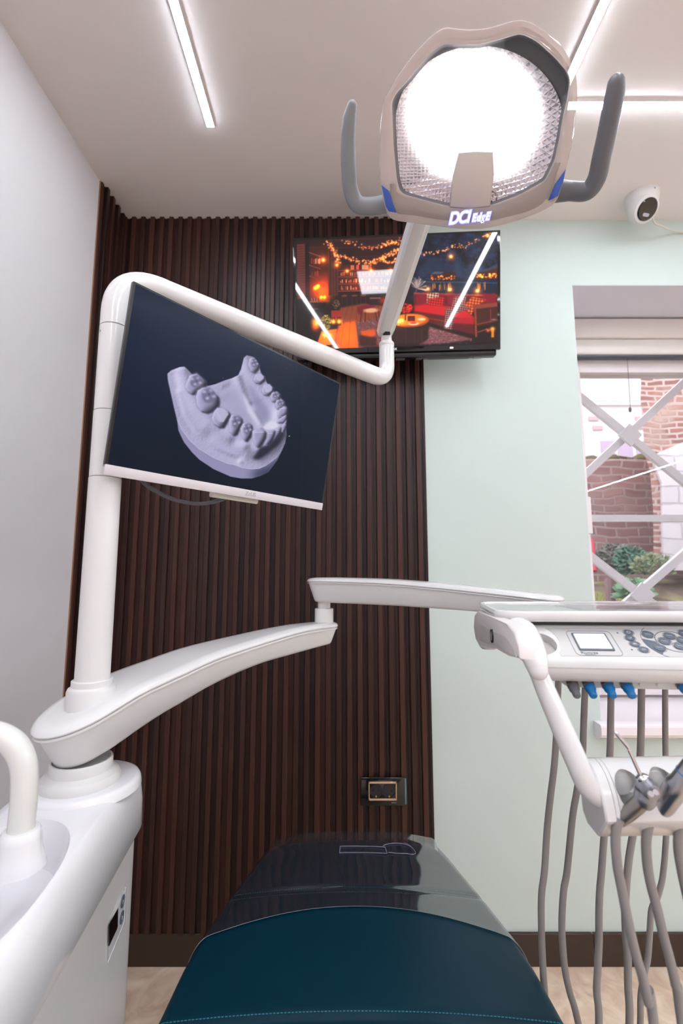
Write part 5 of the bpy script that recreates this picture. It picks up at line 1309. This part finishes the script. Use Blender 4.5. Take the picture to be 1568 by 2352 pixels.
# dark crescent between the two circles
A0 = [ab(*q) for q in ((1470.5, 1456), (1474, 1464), (1482, 1474), (1495, 1487), (1501, 1490))]
bm = bmesh.new()
th0, th1 = math.radians(172), math.radians(226)
po = [(CA + (r2 - 0.0006) * math.cos(t), CB + (r2 - 0.0006) * math.sin(t)) for t in np.linspace(th0, th1, 18)]
pi_ = [(CA + (r1 + 0.0012) * math.cos(t), CB + (r1 + 0.0012) * math.sin(t)) for t in np.linspace(th1 - 0.12, th0 + 0.16, 18)]
add_prism(bm, [F(a, b, 0.0005) for a, b in po + pi_], pn * 0.0002)
obj('dial_crescent', bm, PRINT, con, smooth=False)
for x, y in ((1417.5, 1454.5), (1450.5, 1493)):
    a, b = ab(x, y); obj('indicator_dot', prism([F(a + 0.0011 * math.cos(t), b + 0.0011 * math.sin(t), 0.0005) for t in np.linspace(0, 2 * PI, 12, endpoint=False)], pn * 0.0004), PRINT, con, smooth=False)
# connectors under the front
cax = (-KV * 0.82 - KW * 0.57).normalized()
def on_block(x, y): 
    nb = (KV * -0.0105 - KW * 0.007).normalized()
    return onplane(x, y, K(0.1, pe[0] + 0.0245, (conn_w0 + conn_w1) / 2), nb)
for x, c, nm in ((1312.5, GREY_MID, 'hose_plug'), (1349, BLUE_PL, 'hose_plug'), (1392, BLUE_PL, 'hose_plug'), (1435, BLUE_PL, 'hose_plug'), (1563, BLUE_PL, 'hose_plug')):
    q = on_block(x, 1567) + cax * 0.0022
    o = obj(nm, lathe([(0.0052, 0.004), (0.0062, 0.005), (0.0066, 0.0085), (0.0062, 0.0105), (0.0051, 0.0125), (0.0049, 0.0155), (0.0046, 0.0195), (0.0040, 0.0208), (0.001, 0.021)], q, cax, 28), mat('grey_plug', (104, 106, 110), 0.45) if c is GREY_MID else c, con, label='grey hose plug' if c is GREY_MID else 'bright blue hose plug')
    obj('nut', lathe([(0.0078, -0.005), (0.0078, 0.0038), (0.0062, 0.0048)], q, cax, 6), mat('dark_nut', (92, 84, 80), 0.4), o, smooth=False)
for x in (1476.5, 1518):
    obj('blanking_cap', lathe([(0.0056, -0.002), (0.0056, 0.0014), (0.0048, 0.0021), (0.001, 0.0023)], on_block(x, 1570), cax, 28), WHITE_SOFT, con)
# side link: bracket, gooseneck cover, tube
bp_ = [(1096, 1403), (1130, 1418), (1163, 1433), (1180, 1452), (1189, 1486), (1192, 1514), (1168, 1506), (1140, 1490), (1100, 1482), (1092, 1470), (1087, 1440), (1089, 1412)]
lo_ = K(-0.008, 0, 0)
lk = [onplane(x, y, lo_, KU) for x, y in bp_]
br = obj('side_bracket', prism(lk, KU * 0.017, 0.003), mat('white_bracket', (224, 217, 215), 0.35), con, angle=40)
obj('bracket_inset', prism([onplane(x, y, K(-0.0082, 0, 0), KU) for x, y in [(1105, 1434), (1160, 1462), (1181, 1492), (1187, 1509), (1168, 1501), (1140, 1484), (1104, 1471)]], KU * -0.0012, 0.0005), mat('shell_grey', (190, 184, 182), 0.4), br, angle=40)
pv = onplane(1133, 1461, lo_, KU)
obj('pivot_ring', lathe([(0.0095, 0), (0.0095, 0.0024), (0.0075, 0.0024), (0.0070, 0.001), (0.001, 0.001)], pv - KU * 0.001, -KU, 32), BLACK, br)
obj('pivot_cap', lathe([(0.0068, 0), (0.0064, 0.0022), (0.001, 0.0026)], pv - KU * 0.001, -KU, 24), GREY_PL, br)
lug = onplane(1118, 1470, K(0.012, 0, 0), KU)
obj('bracket_lug', lathe([(0.001, -0.018), (0.012, -0.0175), (0.0165, -0.013), (0.0175, 0), (0.0175, 0.016)], lug + Vector((0.006, 0.012, 0)), KW, 32), WHITE_SOFT, con)
gp = [(1158, 1427, 0.705, 0.0100), (1180, 1432, 0.672, 0.0135), (1202, 1446, 0.645, 0.0158), (1214, 1468, 0.624, 0.0163), (1223, 1496, 0.606, 0.0163), (1230, 1520, 0.595, 0.0148), (1235, 1539, 0.590, 0.0122)]
obj('gooseneck_cover', tube([at(x, y, Y) for x, y, Y, r in gp], [r for *_, r in gp], flat=(0.82, 1.0), seg=36, roundend=True), WHITE, con, angle=70)
tp = [(1233, 1538, 0.600), (1255, 1590, 0.592), (1292, 1676, 0.580), (1325, 1752, 0.570), (1338, 1782, 0.567), (1352, 1808, 0.566), (1375, 1828, 0.566), (1400, 1832, 0.566)]
obj('support_tube', tube([at(*q) for q in tp], [0.0108, 0.0118, 0.0126, 0.0126, 0.0126, 0.0126, 0.0126, 0.0126], seg=28), WHITE, con)
# instrument holder bar with open notches
hy = math.radians(3)
QU = Vector((math.cos(hy), -math.sin(hy), 0.040)).normalized(); QV = Vector((math.sin(hy), math.cos(hy), 0)); QW = QU.cross(QV).normalized(); QV = QW.cross(QU)
QO = at(1343, 1744, 0.585)
def Q(u, v, w): return QO + QU * u + QV * v + QW * w
hp = [(0.010, -0.002), (0.0, 0.0005), (-0.010, -0.001), (-0.020, -0.006), (-0.028, -0.014), (-0.034, -0.026), (-0.0372, -0.038), (-0.0385, -0.0500), (-0.0370, -0.0525), (-0.0145, -0.0775), (-0.011, -0.079), (0.012, -0.078), (0.022, -0.068), (0.024, -0.03), (0.020, -0.010)]
def hring(u, s=1.0):
    cv = sum(v for v, w in hp) / len(hp); cw = sum(w for v, w in hp) / len(hp)
    return [Q(u, cv + (v - cv) * s, cw + (w - cw) * s) for v, w in hp]
bm = bmesh.new(); add_loft(bm, [hring(0.0, 0.95), hring(0.002, 1.0), hring(0.0115, 1.0)])
obj('holder_cap', bm, WHITE, con, angle=30)
bm = bmesh.new(); add_loft(bm, [hring(0.0121), hring(0.0165)])
obj('holder_spacer', bm, WHITE, con, angle=30)
bm = bmesh.new(); add_loft(bm, [hring(0.0171), hring(0.20)])
hb_ = obj('holder_bar', bm, WHITE, con, angle=30)
iax = (QU * 0.27 - QV * 0.55 + QW * 0.79).normalized()
def hface(x, y, v=-0.036): return onplane(x, y, Q(0, v, 0), QV)
notch = [hface(1452, 1822), hface(1534, 1818), hface(1534, 1818) + QU * 0.0395, hface(1534, 1818) + QU * 0.079]
cut = []
for c in notch:
    bm = bmesh.new(); add_tube(bm, [c - iax * 0.09 - QW * 0.004, c + iax * 0.006 + QV * 0.006], [0.0125, 0.0135], smooth=False, seg=30)
    cut.append(bm)
    cut.append(lathe([(0.0135, -0.022), (0.017, 0.02)], c + QW * 0.004, -QV, 30))
boolean_cut(hb_, cut)
for c in notch:
    obj('holder_socket', lathe([(0.012, 0), (0.012, 0.002), (0.001, 0.003)], c + QV * 0.0225 + QW * 0.001, -QV, 24), WHITE_SOFT, con)

# ------------------------------------------------------------------ syringe and handpiece
s0_, s1_ = hface(1431, 1878, -0.034), hface(1494, 1822, -0.052)
sd = (s1_ - s0_).normalized()
sy = thing('air_water_syringe', 'steel air-water syringe with thin bent tip and two buttons in the holder', 'syringe', s0_)
obj('handle', lathe([(0.0066, -0.006), (0.0070, 0.0), (0.0078, 0.006), (0.0084, (s1_ - s0_).length * 0.72), (0.0086, (s1_ - s0_).length * 0.72)], s0_, sd, 32), mat('dull_steel', (150, 146, 142), 0.36, metal=1.0), sy)
hc = s0_ + sd * ((s1_ - s0_).length * 0.70)
h1_ = hface(1475, 1786, -0.050)
ud = (h1_ - hc); 
hd_ = hface(1506, 1822, -0.066)
bm = bmesh.new()
tip0, tip1, tip2 = hface(1471, 1783, -0.052), hface(1441, 1716, -0.052), hface(1414, 1684, -0.054)
td = (tip1 - tip0).normalized()
add_tube(bm, [s0_ + sd * ((s1_ - s0_).length * 0.66), s0_ + sd * ((s1_ - s0_).length * 0.78), hface(1485, 1812, -0.050), hface(1479, 1800, -0.052), hface(1477, 1791, -0.052)], [0.0092, 0.0110, 0.0112, 0.0090, 0.0060], seg=28)
add_tube(bm, [hface(1484, 1806, -0.054), hface(1492, 1815, -0.060), hface(1501, 1822, -0.066)], [0.0090, 0.0088, 0.0074], seg=24)
obj('head', bm, mat('slate_steel', (150, 152, 160), 0.34, metal=0.9), sy, angle=60)
obj('tip_collar', lathe([(0.0062, -0.004), (0.0068, 0.0), (0.0064, 0.003), (0.0035, 0.005), (0.002, 0.0052)], hface(1476, 1790, -0.052), td, 28), CHROME, sy)
obj('tip', tube([hface(1473, 1786, -0.052), tip0 + td * 0.004, tip1 - td * 0.004, tip1, tip2], [0.0019, 0.0019, 0.0019, 0.0023, 0.0020], seg=16, n=6, roundend=True), CHROME, sy)
for x, y in ((1494, 1823), (1505, 1819)):
    q = hface(x, y, -0.069); obj('button', lathe([(0.0031, -0.006), (0.0031, 0.0022), (0.0027, 0.0028), (0.0005, 0.0029)], q, (EYE - q).normalized() + QV * -0.2, 24), CHROME, sy)
g0, g1 = hface(1519, 1858, -0.030), hface(1585, 1762, -0.062)
gd = (g1 - g0).normalized()
hpz = thing('dental_handpiece', 'thick satin steel handpiece with a thin blue ring beside the syringe', 'handpiece', g0)
GL = (g1 - g0).length
obj('body', lathe([(0.0095, 0.0), (0.0105, 0.006), (0.0112, GL * 0.45), (0.0118, GL * 0.46), (0.0118, GL * 0.62), (0.0100, GL * 0.68), (0.0092, GL * 0.98), (0.009, GL)], g0, gd, 36), METAL, hpz, angle=30)
obj('blue_ring', lathe([(0.0096, GL * 0.86), (0.0099, GL * 0.865), (0.0099, GL * 0.875), (0.0096, GL * 0.88)], g0, gd, 36), BLUE_PL, hpz)
obj('front_part', lathe([(0.009, GL), (0.0085, GL * 1.3), (0.006, GL * 1.6), (0.0055, GL * 1.75), (0.001, GL * 1.76)], g0, gd, 36), METAL, hpz)
obj('hose_sleeve', lathe([(0.0092, 0.001), (0.0085, -0.004), (0.0066, -0.022), (0.0055, -0.023)], g0, gd, 28), mat('brown_sleeve', (112, 92, 80), 0.5), hpz)

# ------------------------------------------------------------------ hoses
def hz(pts, Y0, Y1):
    n = len(pts); return [at(x, y, Y0 + (Y1 - Y0) * k / (n - 1)) for k, (x, y) in enumerate(pts)]
YH = 0.865
k1 = [(1282, 1562), (1277, 1690), (1272, 1762), (1264, 1827), (1256, 1905), (1250, 2000), (1243, 2058), (1243, 2136), (1246, 2214), (1250, 2274), (1258, 2340)]
k2 = [(1344, 1562), (1340, 1658), (1337, 1736), (1325, 1814), (1314, 1880), (1302, 2000), (1294, 2045), (1290, 2110), (1291, 2162), (1297, 2227), (1308, 2279), (1328, 2352)]
k3 = [(1403, 1562), (1402, 1640), (1400, 1736), (1391, 1860), (1389, 1893), (1381, 2000), (1377, 2045), (1375, 2097), (1375, 2162), (1372, 2227), (1370, 2279), (1375, 2352)]
k5 = [(1473, 1562), (1472, 1640), (1470, 1736), (1460, 1860), (1457, 1893), (1446, 1958), (1441, 2000), (1438, 2032), (1435, 2089), (1437, 2149), (1441, 2201), (1442, 2266), (1445, 2352)]
k7 = [(1527, 1562), (1527, 1640), (1528, 1736), (1530, 1887), (1527, 1958), (1523, 2000), (1519, 2027), (1509, 2061), (1496, 2089), (1492, 2136), (1487, 2201), (1479, 2240), (1471, 2290), (1470, 2352)]
k4 = [(1424, 1880), (1416, 1898), (1413, 1935), (1416, 1975), (1419, 2000), (1428, 2045), (1437, 2092), (1449, 2149), (1462, 2201), (1474, 2240), (1489, 2305), (1501, 2352)]
k6 = [(1508, 1870), (1492, 1888), (1484, 1925), (1484, 1958), (1488, 2000), (1496, 2040), (1509, 2089), (1523, 2149), (1537, 2201), (1552, 2266), (1566, 2352)]
k8 = [(1572, 1868), (1561, 1890), (1557, 1945), (1565, 2000), (1578, 2060), (1600, 2160), (1640, 2352)]
def hose(down, up, Yu0, Yu1, r0, r1, label, zlow=0.36):
    A = hz(down, YH, YH - 0.015)
    Bp = hz(up, Yu0, Yu1)[::-1]
    m0, m1 = A[-1], Bp[0]
    lowp = [Vector((m0.x * 0.8 + m1.x * 0.2, m0.y, zlow + 0.06)), Vector(((m0.x + m1.x) / 2, (m0.y + m1.y) / 2, zlow)), Vector((m0.x * 0.2 + m1.x * 0.8, m1.y, zlow + 0.08))]
    n = len(A); rs = [r0] * n + [(r0 + r1) / 2] * 3 + [r1] * len(Bp)
    return solo('hose', tube(A + lowp + Bp, rs, seg=14, n=5), HOSE, label, 'hose', 'grey hoses under the console')
hose(k3, k4, 0.548, 0.56, 0.0056, 0.0050, 'grey hose feeding the syringe, hanging behind the holder just beside its white end cap')
hose(k5, k6, 0.556, 0.565, 0.0058, 0.0050, 'grey hose feeding the steel handpiece, crossing the thinnest hose low down')
hose(k7, k8, 0.556, 0.57, 0.0047, 0.0050, 'thinnest grey hose, bending sideways below the holder towards the syringe hose')
# two outer hoses loop on to holder places beyond the frame
for kk, du, lab in ((k1, 0.0395, 'grey hose hanging nearest the teal chair, in front of the mint wall'), (k2, 0.079, 'second grey hose from the chair, curving away from it near the floor')):
    A = hz(kk, YH + 0.02, YH + 0.02)
    e = notch[1] + QU * du - iax * 0.05
    rest = [Vector((A[-1].x + 0.03, A[-1].y, 0.34)), Vector((A[-1].x * .5 + e.x * .5, 0.76, 0.22 + du)), Vector((e.x + 0.02, 0.64, 0.36)), Vector((e.x + 0.012, 0.585, 0.75)), e]
    solo('hose', tube(A + rest, 0.0056, seg=14, n=5), HOSE, lab, 'hose', 'grey hoses under the console')
# ------------------------------------------------------------------ dental chair
def leather():
    m, nt, b = new_mat('deep_teal_leather')
    b.inputs['Base Color'].default_value = (*lin((0, 42, 58)), 1); setb(b, Roughness=0.4); b.inputs['Specular IOR Level'].default_value = 0.2
    b.inputs['Sheen Weight'].default_value = 0.0
    tc = nt.nodes.new('ShaderNodeTexCoord'); n = nt.nodes.new('ShaderNodeTexVoronoi'); n.inputs['Scale'].default_value = 420
    nt.links.new(tc.outputs['Object'], n.inputs['Vector'])
    bp = nt.nodes.new('ShaderNodeBump'); bp.inputs['Strength'].default_value = 0.12; bp.inputs['Distance'].default_value = 0.0006
    nt.links.new(n.outputs['Distance'], bp.inputs['Height']); nt.links.new(bp.outputs[0], b.inputs['Normal'])
    return m
LEATHER = leather()
STITCH = mat('teal_thread', (36, 120, 136), 0.6)
CHX = 0.030
YS = [0.05, 0.30, 0.55, 0.72, 0.764, 0.80, 0.89, 0.949, 1.055, 1.13, 1.19, 1.235]
HWs = [0.285, 0.287, 0.300, 0.315, 0.3155, 0.312, 0.306, 0.295, 0.268, 0.245, 0.226, 0.210]
hwf = lambda y: float(np.interp(y, YS, HWs))
ZT = lambda y: 0.612 - 0.005 * max(0, (y - 1.17) / 0.065) ** 2 if y > 1.17 else 0.612
def groove(y):
    g = 0.0
    for yc, wd, dp in ((1.052, 0.006, 0.0035), (0.772, 0.010, 0.007)): g += dp * math.exp(-((y - yc) / wd) ** 2)
    return g
CROWN, RAD, THK = 0.018, 0.034, 0.10
def sect_pt(y, s, lift=0.0):
    """s in [-1, 1] across the top from side to side, beyond 1 down the flank"""
    hw = hwf(y); a = abs(s); sg = 1 if s >= 0 else -1
    g = groove(y)
    if a <= 0.80:
        x = hw * a * (1 - RAD / hw * 0.6) / 0.80; z = ZT(y) + CROWN * (1 - (x / hw) ** 2) - g; n = Vector((0.05 * a, 0, 1))
        x = x
    elif a <= 1.0:
        t = (a - 0.80) / 0.20 * PI / 2; x0 = hw * (1 - RAD / hw * 0.6); z0 = ZT(y) + CROWN * (1 - (x0 / hw) ** 2)
        x = x0 + (hw - x0) * math.sin(t); z = z0 - g - RAD * (1 - math.cos(t)); n = Vector((math.sin(t), 0, math.cos(t)))
    else:
        x = hw; z0 = ZT(y) + CROWN * (1 - (1 - RAD / hw * 0.6) ** 2) - RAD; z = z0 - (a - 1.0) * 0.10; n = Vector((1, 0, 0))
    n.normalize()
    return Vector((CHX + sg * (x + n.x * lift), y, z + n.z * lift))
SS = [-1.6, -1.35, -1.12] + list(np.linspace(-1, -0.8, 8)) + list(np.linspace(-0.72, 0.72, 23)) + list(np.linspace(0.8, 1, 8)) + [1.12, 1.35, 1.6]
ch = thing('dental_chair', 'deep teal leather dental chair with stitched seams below the console and lamp', 'chair', (CHX, 0.7, 0))
bm = bmesh.new(); rings = []
ys = sorted(set([round(float(v), 4) for v in np.concatenate([np.linspace(0.05, 0.7, 14), np.linspace(0.7, 1.235, 84)])]))
for y in ys: rings.append([sect_pt(y, s) for s in SS])
# rounded foot end
yl = ys[-1]; last = rings[-1]
for k in range(1, 7):
    t = k / 6 * PI / 2; mid = Vector((CHX, yl, 0.56))
    rings.append([Vector((CHX + (p.x - CHX) * (1 - 0.05 * (1 - math.cos(t))), yl + 0.03 * math.sin(t), p.z - (p.z - 0.545) * (1 - math.cos(t)) * 0.9)) for p in last])
add_loft(bm, rings)
obj('seat_cushion', bm, LEATHER, ch, angle=60)
bm = bmesh.new()
add_loft(bm, [[Vector((CHX + x * (hwf(y) - 0.012), y, z)) for x, z in ((-1, 0.552), (1, 0.552), (0.9, 0.505), (-0.9, 0.505))] for y in (0.05, 0.5, 0.8, 1.0, 1.19)])
obj('seat_shell', bm, GREY_DK, ch, angle=30)
obj('pedestal', box((CHX - 0.12, 0.25, 0.09), (CHX + 0.12, 0.62, 0.51), 0.03), WHITE_SOFT, ch)
obj('base_plate', box((CHX - 0.24, 0.02, 0.0), (CHX + 0.24, 0.86, 0.09), 0.03), WHITE_SOFT, ch)
# piping down both flanks
for sg in (-1, 1):
    for a in (1.10, 1.28):
        obj('piping', tube([sect_pt(y, sg * a, 0.002) for y in np.linspace(0.3, 1.225, 40)], 0.0032, seg=8, n=2), mat('dark_teal_piping', (6, 44, 62), 0.4), ch)
def stitches(yfun, s0, s1, n):
    bm = bmesh.new()
    for k in range(n):
        s = s0 + (s1 - s0) * k / n; e = (s1 - s0) / n * 0.62
        a, b = sect_pt(yfun(s), s, 0.0006), sect_pt(yfun(s + e), s + e, 0.0006)
        add_tube(bm, [a, b], 0.0007, seg=6, smooth=False)
    return bm
for off, n in ((0.0075, 120), (-0.0075, 120)):
    obj('stitching', stitches(lambda s, o=off: 1.052 + o, -0.98, 0.98, n), STITCH, ch, smooth=False)
for off in (0.013, -0.013):
    obj('stitching', stitches(lambda s, o=off: 0.772 + o, -0.98, 0.98, 130), STITCH, ch, smooth=False)
for sg in (-1, 1):
    bm = bmesh.new()
    for y in np.arange(0.5, 1.15, 0.0062):
        add_tube(bm, [sect_pt(y, sg * 1.045, 0.0008), sect_pt(y + 0.004, sg * 1.045, 0.0008)], 0.0009, seg=6, smooth=False)
    obj('side_stitching', bm, STITCH, ch, smooth=False)
# clear plastic foot cover
def yfront(s): a = min(1.25, abs(s)); return 0.998 - 0.085 * a ** 2.2 - 0.03 * max(0, a - 0.9)
bm = bmesh.new(); G = []; NT, NS = 60, 72
WN = RNG.normal(size=(8, 3))
def wr(x, y): return sum(math.sin(x * (14 + 9 * i) * WN[i][0] + y * (20 + 12 * i) * WN[i][1] + WN[i][2] * 4) / (1 + i) for i in range(8)) * 0.0006
for j in range(NT + 1):
    t = j / NT; row = []
    for i in range(NS + 1):
        s = -1.32 + 2.64 * i / NS; y0 = yfront(s); y = y0 + (1.258 - y0) * t
        p = sect_pt(min(y, 1.235), s, 0.003); p.y = y
        e = max(0, (y - 1.14) / 0.118)
        lift = 0.007 * e ** 1.6 * max(0, 1 - (abs(s) / 0.98) ** 6) 
        p.z += lift + wr(p.x, p.y) * (0.6 + 1.6 * e) + 0.004 * e * math.exp(-((abs(s) - 0.88) / 0.06) ** 2)
        row.append(bm.verts.new(p))
    G.append(row)
for j in range(NT):
    for i in range(NS): bm.faces.new((G[j][i], G[j][i + 1], G[j + 1][i + 1], G[j + 1][i]))
FILM = clear_mat('clear_vinyl', (214, 222, 230), base=0.26, edge=1.0, rough=0.07, haze=0.006, haze_rgb=(200, 210, 230))
fc = thing('plastic_foot_cover', 'wrinkled clear plastic cover stretched over the foot end of the teal chair', 'chair cover', (CHX, 1.1, 0.62))
def cov(s, y, l=0.001):
    p = sect_pt(min(y, 1.235), s, 0.003); p.y = y; e = max(0, (y - 1.14) / 0.118)
    p.z += 0.007 * e ** 1.6 * max(0, 1 - (abs(s) / 0.98) ** 6) + l
    return p
obj('vinyl_sheet', bm, FILM, fc, angle=80)
obj('edge_hem', tube([cov(s, yfront(s), 0.0005) for s in np.linspace(-1.2, 1.2, 60)], 0.0005, seg=6, n=2), clear_mat('pale_edge', (190, 214, 226), base=0.2, edge=0.6, rough=0.3, haze=0.05), fc)
P = [(-0.13, 1.168), (0.285, 1.168), (0.285, 1.192), (-0.13, 1.192)]
WELD = mat('milky_weld', (112, 114, 136), 0.4)
bm = bmesh.new()
for (a, b), (c, d_) in zip(P, P[1:] + P[:1]):
    add_tube(bm, [cov(a + (c - a) * k / 6, b + (d_ - b) * k / 6, 0.002) for k in range(7)], 0.0010, seg=6, n=2)
obj('welded_pocket', bm, WELD, fc)
bm = bmesh.new()
for pts in ([(0.27, 1.196), (0.32, 1.205), (0.42, 1.212), (0.52, 1.208), (0.55, 1.19), (0.54, 1.175), (0.50, 1.172)], [(0.3, 1.172), (0.38, 1.171), (0.46, 1.172), (0.52, 1.17)], [(0.5, 1.218), (0.53, 1.21), (0.55, 1.196)]):
    add_tube(bm, [cov(a, b, 0.002) for a, b in pts], 0.0009, seg=6, n=5)
obj('crease', bm, WELD, fc)

# ------------------------------------------------------------------ cuspidor unit
cu = thing('cuspidor_unit', 'white dental cuspidor unit with bowl, filler spout and side display beside the chair', 'dental unit', (-0.41, 0.6, 0))
yc = math.radians(7.2)
CU_, CV_ = Vector((math.cos(yc), math.sin(yc), 0)) , Vector((-math.sin(yc), math.cos(yc), 0))
# local frame: a to the side, b away from the viewer; side face towards the chair lies at a = 0
CO = Vector((-0.3375, 0.82, 0))
CB_ = Vector((-0.039, 0.31, 0)).normalized(); CA_ = Vector((CB_.y, -CB_.x, 0))
def C(a, b, z): return CO + CA_ * a + CB_ * b + Vector((0, 0, z))
def plan(inset, a1=0.003, a0=-0.185, b1=0.10, b0=-0.46, r=0.085):
    """outline with well-rounded far corners"""
    out = [(a1 - inset, b0 + inset)]
    rr_ = r - inset * 0.5
    for k in range(13):
        t = PI / 2 * k / 12; out.append((a1 - inset - rr_ + rr_ * math.cos(t), b1 - inset - rr_ + rr_ * math.sin(t)))
    for k in range(13):
        t = PI / 2 * k / 12; out.append((a0 + inset + rr_ - rr_ * math.sin(t), b1 - inset - rr_ + rr_ * math.cos(t)))
    out.append((a0 + inset, b0 + inset)); return out
def pr_(inset, z, **k): return [C(a, b, z) for a, b in plan(inset, **k)]
bm = bmesh.new(); add_loft(bm, [pr_(0.014, 0.03), pr_(0.010, 0.05), pr_(0.010, 0.8495)])
obj('cabinet', bm, mat('white_cabinet', (222, 217, 214), 0.3, coat=0.15), cu, angle=30)
obj('plinth', (lambda bm: (add_loft(bm, [pr_(0.04, 0.0), pr_(0.04, 0.035)]), bm)[1])(bmesh.new()), GREY_DK, cu, angle=30)
bm = bmesh.new()
add_loft(bm, [pr_(0.010, 0.8500), pr_(0.003, 0.8515), pr_(0.0, 0.858), pr_(0.001, 0.900), pr_(0.004, 0.922), pr_(0.010, 0.936), pr_(0.020, 0.944), pr_(0.032, 0.9465)])
cvr = obj('top_cover', bm, WHITE_COOL, cu, angle=50)
# recessed bowl
bowl_c = C(-0.085, -0.27, 0)
def bowl_ring(k, z):
    pts = []
    for t in np.linspace(0, 2 * PI, 64, endpoint=False):
        pts.append(C(-0.095 + 0.078 * k * math.cos(t), -0.275 + 0.15 * k * (abs(math.sin(t)) ** 0.8) * (1 if math.sin(t) >= 0 else -1), z))
    return pts
bm = bmesh.new(); add_loft(bm, [bowl_ring(0.2, 0.868), bowl_ring(0.6, 0.872), bowl_ring(0.88, 0.896), bowl_ring(0.97, 0.93), bowl_ring(1.03, 0.96)])
boolean_cut(cvr, [bm])
# raised platform and ring around the pivot
bm = bmesh.new()
def plat(k, z): return [Vector((-0.410 + 0.078 * k * math.cos(t), 0.790 + 0.078 * k * math.sin(t), z)) for t in np.linspace(0, 2 * PI, 64, endpoint=False)]
add_loft(bm, [plat(1.08, 0.940), plat(1.06, 0.949), plat(1.02, 0.9535), plat(0.96, 0.955), plat(0.7, 0.9555)])
obj('pivot_platform', bm, WHITE_COOL, cu, angle=60)
obj('pivot_flange', lathe([(0.0575, 0.9545), (0.058, 0.962), (0.0545, 0.9685), (0.0475, 0.9715), (0.0455, 0.974), (0.0452, 0.9880), (0.0440, 0.9900), (0.0415, 0.9900), (0.041, 0.982), (0.01, 0.982)], (H1.x, H1.y, 0), seg=56), WHITE_SOFT, cu)
# filler spout
sb = Vector((-0.379, 0.592, 0))
obj('spout_collar', lathe([(0.029, 0.940), (0.0265, 0.950), (0.0235, 0.960), (0.0222, 0.972), (0.0212, 0.979), (0.019, 0.982), (0.014, 0.9825)], sb, seg=40), WHITE_COOL, cu)
SPOUT = mat('translucent_white_spout', (226, 226, 222), 0.18, coat=0.4)
obj('spout', tube([sb + Vector((0, 0, 0.975)), sb + Vector((0, 0, 1.03)), sb + Vector((-0.005, -0.001, 1.060)), sb + Vector((-0.019, -0.004, 1.082)), sb + Vector((-0.042, -0.01, 1.093)), sb + Vector((-0.07, -0.016, 1.084)), sb + Vector((-0.085, -0.02, 1.063))], 0.0145, seg=32), SPOUT, cu)
# side display
fa = Vector(CA_)
def onside(x, y, l=0.0): return onplane(x, y, C(-0.0068 + l, 0, 0), CA_)
pts = [onside(x, y) for x, y in ((288, 2038), (285, 2119), (247, 2211), (249, 2135), (251, 2122), (256, 2108))]
dp = obj('side_display', prism(pts, CA_ * 0.002, 0.0005), mat('light_grey_plate', (196, 194, 194), 0.3), cu, angle=30)
obj('display_bezel', tube([onside(288, 2038, 0.002), onside(285, 2116, 0.002), onside(284, 2121, 0.002), onside(247, 2211, 0.002)], 0.0007, seg=6, smooth=False), WHITE, dp)
obj('display_window', prism([onside(x, y, 0.002) for x, y in ((270.5, 2086), (269.5, 2128), (267, 2136), (249.5, 2174), (250, 2124), (253, 2117))], CA_ * 0.0006), BLACK_GL, dp, smooth=False)
for x, y in ((281, 2070), (279, 2107)):
    q = onside(x, y, 0.002)
    b_ = obj('button', prism([q + CB_ * (0.0085 * math.cos(t)) + Vector((0, 0, 0.0085 * math.sin(t))) for t in np.linspace(0, 2 * PI, 28, endpoint=False)], CA_ * 0.0012), PRINT, dp, smooth=False)
    obj('icon', prism([q + CA_ * 0.0012 + CB_ * x_ + Vector((0, 0, z_)) for x_, z_ in ((-0.0018, -0.003), (0.0026, 0.0), (-0.0018, 0.0032))], CA_ * 0.0003), PRINT_LT, b_, smooth=False)

# ------------------------------------------------------------------ daylight and picture settings
wd = bpy.data.worlds.new('overcast_sky'); SC.world = wd; wd.use_nodes = True; nt = wd.node_tree
bg = nt.nodes['Background']
sky = nt.nodes.new('ShaderNodeTexSky'); sky.sky_type = 'NISHITA'; sky.sun_elevation = math.radians(38); sky.sun_rotation = math.radians(200); sky.sun_disc = False
mxs = nt.nodes.new('ShaderNodeMixRGB'); mxs.inputs[0].default_value = 0.75; mxs.inputs[2].default_value = (0.98, 0.96, 1.0, 1)
hs = nt.nodes.new('ShaderNodeMixRGB'); hs.blend_type = 'MULTIPLY'; hs.inputs[0].default_value = 1.0; hs.inputs[2].default_value = (0.12, 0.12, 0.12, 1)
nt.links.new(sky.outputs[0], hs.inputs[1]); nt.links.new(hs.outputs[0], mxs.inputs[1])
nt.links.new(mxs.outputs[0], bg.inputs['Color']); bg.inputs['Strength'].default_value = 3.2

vs_ = SC.view_settings
SC.display_settings.display_device = 'sRGB'
vs_.view_transform = 'Standard'; vs_.look = 'None'; vs_.exposure = -0.07; vs_.gamma = 1.0; vs_.use_curve_mapping = False
cy = SC.cycles
cy.max_bounces = 10; cy.diffuse_bounces = 5; cy.glossy_bounces = 5; cy.transparent_max_bounces = 12; cy.transmission_bounces = 6
cy.sample_clamp_indirect = 6.0; cy.use_denoising = True
cy.caustics_reflective = False; cy.caustics_refractive = False
